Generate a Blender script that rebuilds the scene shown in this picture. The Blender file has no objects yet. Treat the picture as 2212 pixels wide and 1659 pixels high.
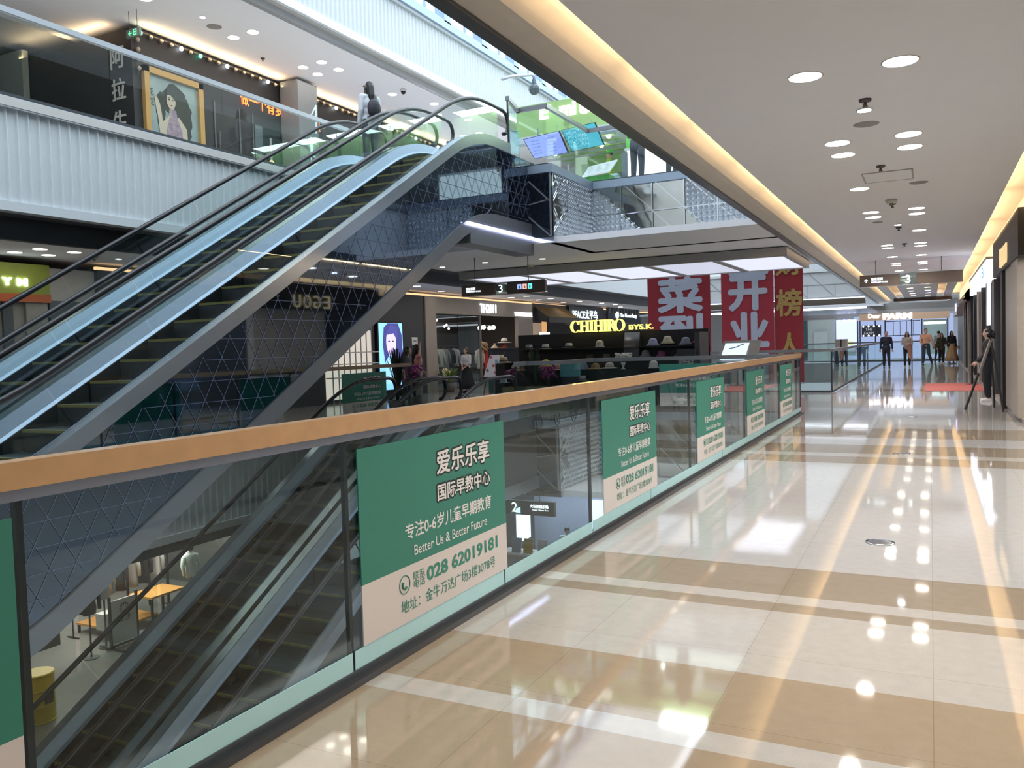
import bpy, bmesh, math, random
from mathutils import Vector, Matrix
S = bpy.context.scene
COL = S.collection
PI = math.pi
# ------------------------------------------------------------------ camera, world, exposure, large lights
FPX = 1790.0
a = Vector((904/FPX, 104.5/FPX, -1.0)); dY = a.normalized()
up = Vector((-0.03, 1.0, -0.03*a.x + a.y)).normalized(); dX = dY.cross(up)
R = Matrix((dX, dY, up))                       # camera axes expressed in the world
cam = bpy.data.cameras.new('camera'); co = bpy.data.objects.new('camera', cam); COL.objects.link(co)
cam.sensor_fit = 'HORIZONTAL'; cam.sensor_width = 36.0; cam.lens = FPX*36.0/2212.0
cam.clip_start = 0.05; cam.clip_end = 400
co.matrix_world = Matrix.Translation((0, 0, 1.5)) @ R.to_4x4()
S.camera = co
S.view_settings.view_transform = 'Standard'; S.view_settings.look = 'None'
S.view_settings.exposure = 0.25; S.view_settings.gamma = 1.0; S.view_settings.use_curve_mapping = False
W = bpy.data.worlds.new('world'); S.world = W; W.use_nodes = True
bg = W.node_tree.nodes['Background']; bg.inputs[0].default_value = (0.78, 0.90, 1.0, 1); bg.inputs[1].default_value = 2.2
S.cycles.use_denoising = True; S.cycles.max_bounces = 7; S.cycles.diffuse_bounces = 3; S.cycles.glossy_bounces = 4
S.cycles.transmission_bounces = 4; S.cycles.transparent_max_bounces = 16
S.cycles.caustics_reflective = False; S.cycles.caustics_refractive = False; S.cycles.sample_clamp_indirect = 4.0

def area(name, loc, sx, sy, energy, color, direction=(0, 0, -1), spread=PI):
    l = bpy.data.lights.new(name, 'AREA'); l.shape = 'RECTANGLE'; l.size = sx; l.size_y = sy
    l.energy = energy; l.color = color; l.spread = spread
    o = bpy.data.objects.new(name, l); COL.objects.link(o); o.location = loc
    d = Vector(direction).normalized()
    o.rotation_euler = d.to_track_quat('-Z', 'Y').to_euler() if abs(d.z) < .99 else (0 if d.z < 0 else PI, 0, 0)
    return o
WARM = (1.0, 0.90, 0.80); COOL = (0.80, 0.90, 1.0); GOLD = (1.0, 0.70, 0.38)
area('skylight_daylight', (-7.0, 14.0, 18.0), 7.5, 34.0, 1350, COOL)
area('skylight_daylight', (-7.0, 44.0, 18.0), 7.5, 24.0, 1500, COOL)
for y in (12, 26, 40):
    area('wing_ceiling_glow', (-13.6, y, 3.5), 2.4, 8.0, 60, WARM)
area('upper_wing_ceiling_glow', (-13.7, 14, 8.6), 1.8, 9.0, 110, WARM)
area('upper_wing_ceiling_glow', (-13.7, 26, 8.6), 1.8, 9.0, 110, WARM)
area('lower_wing_ceiling_glow', (-13.6, 12, -1.6), 2.6, 9.0, 18, WARM)
area('far_store_glow', (-3.0, 59.0, 3.3), 9.0, 5.0, 70, (.8, .88, 1))
area('bridge_shop_glow', (-4.6, 20.6, 7.9), 3.0, 2.0, 330, (.85, .97, .95))

# ------------------------------------------------------------------ materials
MT = {}
def mat(name, col, rough=.5, metal=0.0, spec=.5, em=None, es=0.0, noise=0.06, nscale=6.0, bump=0.0, bscale=40.0, coat=0.0):
    m = bpy.data.materials.new(name); m.use_nodes = True; nt = m.node_tree; p = nt.nodes['Principled BSDF']
    p.inputs['Roughness'].default_value = rough; p.inputs['Metallic'].default_value = metal
    p.inputs['Specular IOR Level'].default_value = spec; p.inputs['Coat Weight'].default_value = coat; p.inputs['Coat Roughness'].default_value = .03
    c = (*col, 1)
    tc = nt.nodes.new('ShaderNodeTexCoord')
    if noise > 0:
        n = nt.nodes.new('ShaderNodeTexNoise'); n.inputs['Scale'].default_value = nscale; n.inputs['Detail'].default_value = 3
        nt.links.new(tc.outputs['Object'], n.inputs['Vector'])
        mx = nt.nodes.new('ShaderNodeMix'); mx.data_type = 'RGBA'
        mx.inputs[6].default_value = tuple(max(0, v*(1-noise)) for v in col)+(1,); mx.inputs[7].default_value = tuple(min(1, v*(1+noise)) for v in col)+(1,)
        nt.links.new(n.outputs['Fac'], mx.inputs[0]); nt.links.new(mx.outputs[2], p.inputs['Base Color'])
    else:
        p.inputs['Base Color'].default_value = c
    if bump > 0:
        n2 = nt.nodes.new('ShaderNodeTexNoise'); n2.inputs['Scale'].default_value = bscale; nt.links.new(tc.outputs['Object'], n2.inputs['Vector'])
        b = nt.nodes.new('ShaderNodeBump'); b.inputs['Strength'].default_value = bump; b.inputs['Distance'].default_value = .02
        nt.links.new(n2.outputs['Fac'], b.inputs['Height']); nt.links.new(b.outputs['Normal'], p.inputs['Normal'])
    if em is not None:
        p.inputs['Emission Color'].default_value = (*em, 1); p.inputs['Emission Strength'].default_value = es
    MT[name] = m; return m
def M(col, rough=.6, **k):                    # a plain colour by value, made once
    key = 'c_%s_%s_%s' % ('_'.join('%.3f' % v for v in col), rough, k)
    return MT[key] if key in MT else (MT.__setitem__(key, mat('plain_colour', col, rough, **k)) or MT[key])
def lit(col, s=3.0):
    key = 'l_%s_%s' % (col, s)
    if key not in MT: MT[key] = mat('lit_surface', (.02, .02, .02), .5, em=col, es=s, noise=0)
    return MT[key]
def glass(name, tint, r0=.03, rough=0.0):
    m = bpy.data.materials.new(name); m.use_nodes = True; nt = m.node_tree; nt.nodes.clear()
    o = nt.nodes.new('ShaderNodeOutputMaterial'); mx = nt.nodes.new('ShaderNodeMixShader'); t = nt.nodes.new('ShaderNodeBsdfTransparent')
    g = nt.nodes.new('ShaderNodeBsdfGlossy'); lw = nt.nodes.new('ShaderNodeLayerWeight'); lw.inputs['Blend'].default_value = .5; pw = nt.nodes.new('ShaderNodeMath'); pw.operation = 'POWER'; pw.inputs[1].default_value = 5.0
    f = nt.nodes.new('ShaderNodeMath'); f.operation = 'MULTIPLY_ADD'; f.inputs[1].default_value = 1-r0; f.inputs[2].default_value = r0; nt.links.new(lw.outputs['Facing'], pw.inputs[0]); nt.links.new(pw.outputs[0], f.inputs[0])
    t.inputs['Color'].default_value = (*tint, 1); g.inputs['Roughness'].default_value = rough; g.inputs['Color'].default_value = (.95, 1, .98, 1)
    nt.links.new(f.outputs[0], mx.inputs[0]); nt.links.new(t.outputs[0], mx.inputs[1]); nt.links.new(g.outputs[0], mx.inputs[2]); nt.links.new(mx.outputs[0], o.inputs[0])
    MT[name] = m; return m
def banded_floor():
    m = bpy.data.materials.new('polished_stone_floor'); m.use_nodes = True; nt = m.node_tree; p = nt.nodes['Principled BSDF']; L = nt.links.new
    g = nt.nodes.new('ShaderNodeNewGeometry'); sx = nt.nodes.new('ShaderNodeSeparateXYZ'); L(g.outputs['Position'], sx.inputs[0])
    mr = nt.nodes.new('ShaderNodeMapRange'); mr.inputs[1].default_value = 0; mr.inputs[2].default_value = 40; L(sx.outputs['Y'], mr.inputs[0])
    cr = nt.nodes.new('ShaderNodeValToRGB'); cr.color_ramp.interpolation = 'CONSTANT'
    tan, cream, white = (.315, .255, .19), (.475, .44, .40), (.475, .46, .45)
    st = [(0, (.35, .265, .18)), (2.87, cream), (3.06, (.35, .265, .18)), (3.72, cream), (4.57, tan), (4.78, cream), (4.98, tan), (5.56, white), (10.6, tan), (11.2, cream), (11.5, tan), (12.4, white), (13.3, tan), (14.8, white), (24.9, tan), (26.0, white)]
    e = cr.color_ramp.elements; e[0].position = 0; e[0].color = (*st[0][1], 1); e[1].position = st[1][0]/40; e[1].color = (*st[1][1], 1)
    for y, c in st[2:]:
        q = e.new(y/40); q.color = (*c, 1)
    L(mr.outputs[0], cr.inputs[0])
    n = nt.nodes.new('ShaderNodeTexNoise'); n.inputs['Scale'].default_value = 14; n.inputs['Detail'].default_value = 6; L(g.outputs['Position'], n.inputs['Vector'])
    n3 = nt.nodes.new('ShaderNodeTexNoise'); n3.inputs['Scale'].default_value = 160; L(g.outputs['Position'], n3.inputs['Vector'])
    ad = nt.nodes.new('ShaderNodeMath'); ad.operation = 'ADD'; L(n.outputs[0], ad.inputs[0]); L(n3.outputs[0], ad.inputs[1])
    m2 = nt.nodes.new('ShaderNodeMapRange'); m2.inputs[1].default_value = .6; m2.inputs[2].default_value = 1.4; m2.inputs[3].default_value = .90; m2.inputs[4].default_value = 1.06; L(ad.outputs[0], m2.inputs[0])
    mx = nt.nodes.new('ShaderNodeMix'); mx.data_type = 'RGBA'; mx.blend_type = 'MULTIPLY'; mx.inputs[0].default_value = 1
    L(cr.outputs[0], mx.inputs[6]); L(m2.outputs[0], mx.inputs[7])
    br = nt.nodes.new('ShaderNodeTexBrick'); br.inputs['Scale'].default_value = 1.0; br.inputs['Mortar Size'].default_value = .0015; br.inputs['Brick Width'].default_value = .8; br.inputs['Row Height'].default_value = .8; br.offset = 0
    br.inputs['Color1'].default_value = br.inputs['Color2'].default_value = (1, 1, 1, 1); br.inputs['Mortar'].default_value = (.72, .68, .62, 1); L(g.outputs['Position'], br.inputs['Vector'])
    mz = nt.nodes.new('ShaderNodeMix'); mz.data_type = 'RGBA'; mz.blend_type = 'MULTIPLY'; mz.inputs[0].default_value = 1
    L(mx.outputs[2], mz.inputs[6]); L(br.outputs[0], mz.inputs[7]); L(mz.outputs[2], p.inputs['Base Color'])
    p.inputs['Roughness'].default_value = .045; p.inputs['Specular IOR Level'].default_value = .65
    nb = nt.nodes.new('ShaderNodeTexNoise'); nb.inputs['Scale'].default_value = 1.3; L(g.outputs['Position'], nb.inputs['Vector'])
    b = nt.nodes.new('ShaderNodeBump'); b.inputs['Strength'].default_value = .05; b.inputs['Distance'].default_value = .02; L(nb.outputs[0], b.inputs['Height']); L(b.outputs[0], p.inputs['Normal'])
    MT['floor'] = m; return m
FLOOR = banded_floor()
CEIL = mat('ceiling_paint', (.90, .885, .91), .85, noise=.02)
WHITE = mat('white_paint', (.74, .74, .73), .6, noise=.02)
PANELW = mat('white_corrugated_panel', (.66, .70, .72), .5, noise=.03)
BLACK = mat('matt_black', (.018, .018, .022), .55)
DARK = mat('dark_grey_cladding', (.045, .047, .053), .45)
GREY = mat('grey_metal_cladding', (.20, .21, .225), .35, metal=.3)
STEEL = mat('brushed_steel', (.30, .36, .44), .5, metal=.8, noise=.08, nscale=20)
CHROME = mat('polished_steel', (.75, .78, .8), .08, metal=1.0)
WOOD = mat('wooden_handrail', (.55, .33, .16), .3, noise=.18, nscale=9, coat=.5)
RUBBER = mat('black_rubber', (.012, .012, .015), .3)
STEP = mat('escalator_step', (.013, .014, .016), .5, bump=.3, bscale=90)
YELLOW = mat('yellow_edge_paint', (.15, .135, .035), .5)
GLASS = glass('clear_railing_glass', (.91, .955, .95))
GLASSG = glass('green_tinted_glass', (.80, .88, .84))
SHOPGL = glass('shop_window_glass', (.90, .93, .93))
MIRROR = mat('dark_mirror_cladding', (.16, .20, .25), .03, metal=1.0, noise=.05, nscale=1.5)
WAVYM = mat('wavy_steel_mirror', (.62, .63, .60), .05, metal=1.0, bump=.25, bscale=1.6)
PYR = mat('silver_pyramid_panel', (.70, .74, .78), .2, metal=.8)
TEAL = mat('pale_teal_glass_film', (.40, .66, .68), .25)
GREEN = mat('green_poster_print', (.028, .20, .15), .5, noise=.03)
PWHITE = mat('white_poster_print', (.66, .60, .57), .5, noise=.02)
INK = mat('black_print', (.012, .02, .022), .6, noise=0)
TWHITE = mat('white_print', (.80, .78, .76), .5, noise=0)
TGREEN = mat('green_print', (.03, .22, .16), .5, noise=0)
STONE = mat('beige_stone_cladding', (.33, .29, .245), .4, noise=.12, nscale=8)
SKIN = mat('skin', (.52, .33, .25), .5, noise=.05)
HAIR = mat('black_hair', (.008, .007, .008), .4)
LAMPW = lit((1.0, .90, .78), 9.0); LAMPC = lit((.85, .95, 1.0), 14.0)
SIGNW = lit((.80, .92, 1.0), 3.0); SIGNY = lit((1.0, .83, .10), 3.0); LEDC = lit((.62, .66, 1.0), 6.0)

# ------------------------------------------------------------------ mesh helpers
class MB:
    def __init__(s): s.v = []; s.f = []; s.mi = []; s.cur = 0
    def add(s, vs, fs):
        n = len(s.v); s.v += [tuple(v) for v in vs]; s.f += [tuple(i+n for i in f) for f in fs]; s.mi += [s.cur]*len(fs); return s
    def box(s, x0, y0, z0, x1, y1, z1):
        x0, x1 = sorted((x0, x1)); y0, y1 = sorted((y0, y1)); z0, z1 = sorted((z0, z1))
        return s.add([(x0, y0, z0), (x1, y0, z0), (x1, y1, z0), (x0, y1, z0), (x0, y0, z1), (x1, y0, z1), (x1, y1, z1), (x0, y1, z1)],
                     [(0, 3, 2, 1), (4, 5, 6, 7), (0, 1, 5, 4), (1, 2, 6, 5), (2, 3, 7, 6), (3, 0, 4, 7)])
    def poly(s, pts): return s.add(pts, [tuple(range(len(pts)))])
    def slab(s, pts, off):                     # a flat polygon given thickness by the vector off
        n = len(pts); o = Vector(off); b = [Vector(p) for p in pts]
        return s.add(b+[p+o for p in b], [tuple(range(n))[::-1], tuple(range(n, 2*n))]+[(i, (i+1) % n, (i+1) % n+n, i+n) for i in range(n)])
    def bar(s, p, q, w, h=None):               # square bar between two points
        p = Vector(p); q = Vector(q); d = (q-p).normalized(); h = h or w
        u = d.cross(Vector((0, 0, 1)));  u = (u if u.length > 1e-3 else Vector((1, 0, 0))).normalized(); t = u.cross(d)
        c = [(-w/2, -h/2), (w/2, -h/2), (w/2, h/2), (-w/2, h/2)]
        return s.add([b+u*i+t*j for b in (p, q) for i, j in c], [(3, 2, 1, 0), (4, 5, 6, 7)]+[(i, (i+1) % 4, (i+1) % 4+4, i+4) for i in range(4)])
    def tube(s, pts, r, n=8, caps=True, sq=1.0):
        pts = [Vector(p) for p in pts]; rs = r if isinstance(r, (list, tuple)) else [r]*len(pts); vs = []; pu = None
        for i, p in enumerate(pts):
            d = (pts[min(i+1, len(pts)-1)]-pts[max(i-1, 0)]).normalized()
            u = d.cross(Vector((0, 0, 1))) if pu is None else (pu-d*pu.dot(d))
            if u.length < 1e-4: u = d.cross(Vector((1, 0, 0)))
            u.normalize(); pu = u; t = u.cross(d)
            for k in range(n):
                an = 2*PI*k/n; vs.append(p+(u*math.cos(an)+t*math.sin(an)*sq)*rs[i])
        fs = [(i*n+k, i*n+(k+1) % n, (i+1)*n+(k+1) % n, (i+1)*n+k) for i in range(len(pts)-1) for k in range(n)]
        if caps: fs += [tuple(range(n))[::-1], tuple(range((len(pts)-1)*n, len(pts)*n))]
        return s.add(vs, fs)
    def lathe(s, prof, c=(0, 0, 0), n=20, sx=1.0, sy=1.0, wave=0):
        vs = []
        for r, z in prof:
            for k in range(n):
                an = 2*PI*k/n; rr = r*(1+wave*math.sin(an*7)*(1 if wave else 0)); vs.append((c[0]+rr*math.cos(an)*sx, c[1]+rr*math.sin(an)*sy, c[2]+z))
        m = len(prof)
        return s.add(vs, [(i*n+k, i*n+(k+1) % n, (i+1)*n+(k+1) % n, (i+1)*n+k) for i in range(m-1) for k in range(n)]+[tuple(range(n))[::-1], tuple(range((m-1)*n, m*n))])
    def ell(s, c, r, n=12, m=8):
        return s.lathe([(max(1e-4, math.sin(PI*i/m)), -math.cos(PI*i/m)*r[2]) for i in range(m+1)], c, n, r[0], r[1])
    def build(s, name, m, parent=None, smooth=False, **tags):
        me = bpy.data.meshes.new(name); me.from_pydata(s.v, [], s.f)
        for x in (m if isinstance(m, (list, tuple)) else [m]): me.materials.append(x)
        if isinstance(m, (list, tuple)): me.polygons.foreach_set('material_index', s.mi)
        bm = bmesh.new(); bm.from_mesh(me); bmesh.ops.recalc_face_normals(bm, faces=bm.faces); bm.to_mesh(me); bm.free()
        if smooth: me.polygons.foreach_set('use_smooth', [True]*len(me.polygons))
        return put(name, me, parent, **tags)
def put(name, me, parent=None, **tags):
    o = bpy.data.objects.new(name, me); COL.objects.link(o)
    if parent is not None:
        o.parent = parent
        if parent.name in WORLDP: o.matrix_parent_inverse = Matrix.Translation(-parent.location)
    for k, v in tags.items(): o[k] = v
    return o
WORLDP = set()                                 # things whose parts are written in world coordinates
def struct(name, m, mb, parent=None): return mb.build(name, m, parent, kind='structure')
def thing(name, label, cat, loc=(0, 0, 0), rz=0.0, group=None):
    o = put(name, None); o.location = loc; o.rotation_euler = (0, 0, rz); o['label'] = label; o['category'] = cat; o.empty_display_size = .1
    if group: o['group'] = group
    return o
def wthing(name, label, cat, loc, group=None):
    o = thing(name, label, cat, loc, 0, group); WORLDP.add(o.name); return o
def solo(mb, name, m, label, cat, group=None, smooth=False, loc=None, rz=0):
    o = mb.build(name, m, None, smooth); o['label'] = label; o['category'] = cat
    if group: o['group'] = group
    if loc: o.location = loc
    o.rotation_euler = (0, 0, rz)
    return o
def kids(o): return [c for c in bpy.data.objects if c.parent == o]
def dup(o, parent=None, label=None, **kw):     # a thing with copies of its parts and sub-parts
    c = o.copy(); COL.objects.link(c)
    if parent is not None: c.parent = parent
    if label: c['label'] = label
    for k, v in kw.items(): setattr(c, k, v)
    for ch in kids(o): dup(ch, c)
    return c
TC = {}
def txt(parent, s, m, P, w, h, right=(1, 0, 0), upv=(0, 0, 1), depth=.004, bold=0.0, name='lettering', halo=0.0):
    fat = 0
    if bold and any(ord(c) > 0x2e80 for c in s): fat = bold*h/(1+s.count('\n')); bold = 0
    key = (s, depth, bold)
    if key not in TC:
        cu = bpy.data.curves.new('lettering', 'FONT'); cu.body = s; cu.offset = bold; cu.resolution_u = 3; cu.align_x = 'CENTER'; cu.space_line = .9
        o = bpy.data.objects.new('lettering', cu); COL.objects.link(o)
        me = bpy.data.meshes.new_from_object(o.evaluated_get(bpy.context.evaluated_depsgraph_get()))
        bpy.data.objects.remove(o); vs = [v.co.copy() for v in me.vertices]
        x0 = min(v.x for v in vs); x1 = max(v.x for v in vs); y0 = min(v.y for v in vs); y1 = max(v.y for v in vs)
        TC[key] = ([((v.x-x0)/(x1-x0)-.5, (v.y-y0)/(y1-y0)-.5) for v in vs], [tuple(p.vertices) for p in me.polygons])
        bpy.data.meshes.remove(me)
    vs, fs = TC[key]; r = Vector(right).normalized(); u = Vector(upv).normalized(); n = r.cross(u); P = Vector(P); N = len(vs)
    q = [P+r*(x*w)+u*(y*h)+n*depth for x, y in vs]
    b = MB()
    if halo:
        for t in range(10): b.add([p+(r*math.cos(t*PI/5)+u*math.sin(t*PI/5))*halo-n*(.00006*t) for p in q], fs)
    elif depth <= .012:
        b.add(q, fs)
        for t in range(8 if fat else 0): b.add([p+(r*math.cos(t*PI/4)+u*math.sin(t*PI/4))*fat-n*(.00008*(t+1)) for p in q], fs)
    else:                                       # raised letters: front faces, sides along the outline
        b.add(q+[p-n*depth for p in q], fs)
        for t in range(8 if fat else 0): b.add([p+(r*math.cos(t*PI/4)+u*math.sin(t*PI/4))*fat-n*(.00008*(t+1)) for p in q], fs)
        ec = {}
        for f in fs:
            for i in range(len(f)):
                e = (f[i], f[(i+1) % len(f)]); ec[tuple(sorted(e))] = ec.get(tuple(sorted(e)), 0)+1
        b.add(q+[p-n*depth for p in q], [(i, j, j+N, i+N) for (i, j), c in ec.items() if c == 1])
    me = bpy.data.meshes.new(name); me.from_pydata(b.v, [], b.f); me.materials.append(m)
    return put(name, me, parent)
# ------------------------------------------------------------------ the building
ZU = 5.1                                       # height of one storey
# floors
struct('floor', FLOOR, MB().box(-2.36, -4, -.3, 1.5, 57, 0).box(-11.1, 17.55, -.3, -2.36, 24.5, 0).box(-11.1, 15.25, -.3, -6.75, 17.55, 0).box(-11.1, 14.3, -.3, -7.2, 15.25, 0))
struct('floor', M((.34, .32, .30), .12, spec=.6), MB().box(-17.5, -4, -.3, -11.1, 57, 0).box(-11.1, -4, -.3, -6.6, 3.55, 0))
struct('floor', M((.19, .185, .175), .25), MB().box(-30, -4, -5.4, -11.1, 57, -ZU))
struct('floor', M((.42, .40, .37), .15, spec=.6), MB().box(-11.1, -4, -5.4, 2, 57, -ZU))
up_f = MB()
for b in ((-11.6, 17.55, -2.75, 24.5), (-11.6, 15.25, -6.75, 17.55), (-11.6, 14.35, -7.2, 15.25), (-17, -4, -11.1, 57)): up_f.box(b[0], b[1], ZU-.12, b[2], b[3], ZU)
struct('floor', M((.62, .61, .59), .15), up_f)
struct('baseboard_left', M((.03, .03, .035), .3), MB().box(-2.43, -4, -.02, -2.30, 17.6, .03))
# corridor ceiling with its two light coves
pl = MB().box(-2.0, -4, 3.6, .98, 30.5, 3.66).box(-1.25, 30.5, 3.6, .30, 56, 3.66).box(-2.0, 30.5, 3.6, -1.6, 56, 3.66).box(.62, 30.5, 3.6, .98, 56, 3.66)
struct('ceiling', CEIL, pl)
prof = [(-2.66, 3.6), (-2.40, 3.6), (-2.32, 3.612), (-2.25, 3.645), (-2.15, 3.70), (-2.05, 3.77), (-1.9, 3.87), (-1.75, 3.95), (1.52, 3.95), (1.52, 3.3), (1.6, 3.3), (1.6, 4.05), (-2.66, 4.05)]
cv = MB(); n = len(prof)
EDGE = lambda Y: -2.52-.006*Y                  # the slab edge runs very slightly out of parallel
for Y in (-4, 57): cv.v += [(EDGE(Y)-.02 if x < -2.6 else x, Y, z) for x, z in prof]
cv.f = [(i, (i+1) % n, (i+1) % n+n, i+n) for i in range(n)]; cv.mi = [0]*n
struct('ceiling', M((.68, .62, .54), .8), cv)
def edge_run(nm, m, xo, xi, z0, z1):
    b = MB(); b.add([(EDGE(Y)+x, Y, z) for Y in (-4, 57) for x, z in ((xo, z0), (xi, z0), (xi, z1), (xo, z1))], [(0, 1, 2, 3), (7, 6, 5, 4), (0, 4, 5, 1), (1, 5, 6, 2), (2, 6, 7, 3), (3, 7, 4, 0)]); return struct(nm, m, b)
edge_run('trim_1', M((.10, .105, .115), .35, metal=.4), -.11, 0, 3.57, 3.73)
edge_run('wall_right', M((.5, .5, .52), .7), -.09, -.02, 3.73, 5.0)
edge_run('trim_2', GREY, -.13, 0, 4.95, 5.1)
for k in range(14):                            # warm light strips laid in the coves
    area('cove_strip', (-1.91, 1.2+k*2.05, 3.68), 1.9, .03, 7, GOLD, (-1, 0, .12))
for k in range(9): area('cove_strip', (-1.91, 30.2+k*2.9, 3.68), 2.7, .03, 9, GOLD, (-1, 0, .42))
for k in range(12): area('cove_strip', (.90, 6+k*4.2, 3.70), 3.9, .05, 30, GOLD, (1, 0, .25))
for k in range(5):
    area('cove_strip', (-1.28, 32+k*5, 3.70), 4.4, .04, 7, GOLD, (-1, 0, .6)); area('cove_strip', (.33, 32+k*5, 3.70), 4.4, .04, 7, GOLD, (1, 0, .6))
# ceilings, edges and walls of the opposite wing, three storeys
def corrugated(name, X, y0, y1, z0, z1, m, pitch=.155, d=.035):
    b = MB(); y = y0; pts = []
    while y < y1:
        pts += [(X, y), (X, y+pitch*.62), (X+d, y+pitch*.70), (X+d, y+pitch*.78)]; y += pitch
    for (xa, ya), (xb, yb) in zip(pts, pts[1:]): b.poly([(xa, ya, z0), (xb, yb, z0), (xb, yb, z1), (xa, ya, z1)])
    return struct(name, m, b)
for lev, zc in ((0, 3.6), (1, 3.6+ZU), (-1, 3.6-ZU)):
    Xe = -11.2 if lev < 1 else -11.7
    struct('ceiling', CEIL, MB().box(-17.2, -4, zc, Xe-.75, 57, zc+.1).box(Xe-.75, -4, zc-.06, Xe-.6, 57, zc+.1))
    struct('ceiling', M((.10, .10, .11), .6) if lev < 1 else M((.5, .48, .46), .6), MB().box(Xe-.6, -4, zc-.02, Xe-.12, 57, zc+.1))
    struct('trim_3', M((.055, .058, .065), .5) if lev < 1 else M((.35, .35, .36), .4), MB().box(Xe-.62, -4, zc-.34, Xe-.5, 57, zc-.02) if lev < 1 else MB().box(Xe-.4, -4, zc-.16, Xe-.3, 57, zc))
    zt = zc+1.38
    yw = 15.2 if lev < 1 else 30.2
    corrugated('wall_left', Xe, -4, yw, zc+.1, zt, PANELW)
    struct('wall_left', PANELW, MB().box(Xe-.12, -4, zc, Xe-.03, 57, zt).box(Xe-.12, -4, zc-.03, Xe+.06, yw, zc+.1))
    struct('trim_4', M((.60, .64, .67), .4), MB().box(Xe-.12, -4, zt-.02, Xe+.09, yw, zt+.13))
# upper wing, the light line under the top storey edge
struct('trim_5', lit((.85, .93, 1.0), 4.0), MB().box(-11.66, 2, 8.63, -11.60, 30, 8.69))
corrugated('wall_left', -11.9, 30.2, 57, 5.15, 9.6, PANELW, .3)
# clerestory windows above the top storey edge
wf = MB(); wg = MB()
wf.box(-11.9, 2, 10.13, -11.55, 34, 10.34).box(-11.9, 2, 12.9, -11.55, 34, 13.3)
for k in range(15):
    y = 3.0+k*2.08; wf.box(-11.85, y-.17, 10.3, -11.55, y+.17, 12.9)
    wf.box(-11.75, y-.9, 10.3, -11.68, y-.86, 11.2)
wf.box(-11.74, 2, 11.15, -11.70, 34, 11.19)
w1 = struct('window_1', M((.35, .45, .62), .4, metal=.3), wf)
wn = struct('window_pane', glass('window_glass', (.92, .97, 1.0)), MB().box(-11.80, 2, 10.3, -11.79, 34, 12.9), w1)
for i in range(8):
    MB().bar((-11.6, 19+2.08*i, 10.95), (-11.1, 19.3+2.08*i, 11.0), .05).build('window_bracket', STEEL, w1)
# far ends and outer shell so daylight comes only through the glazing
struct('wall_back', M((.7, .69, .68), .7), MB().box(-30, -4.3, -5.4, 6, -4, 13.5))
struct('wall_front', M((.40, .41, .42), .7), MB().box(-30, 66, -5.4, 8, 66.3, 13.5))
struct('wall_left', M((.20, .20, .21), .7), MB().box(-30, -4, -5.4, -29.7, 66, 8.9))
struct('wall_right', M((.35, .34, .34), .7), MB().box(6, -4, -5.4, 6.3, 66, 13.5))
struct('ceiling', M((.5, .5, .52), .8), MB().box(-2.75, -4, 9.0, 6, 66, 9.3).box(-30, -4, 8.85, -17, 66, 9.0).box(-30, 57, 3.6, -2.75, 66, 3.8))
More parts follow.
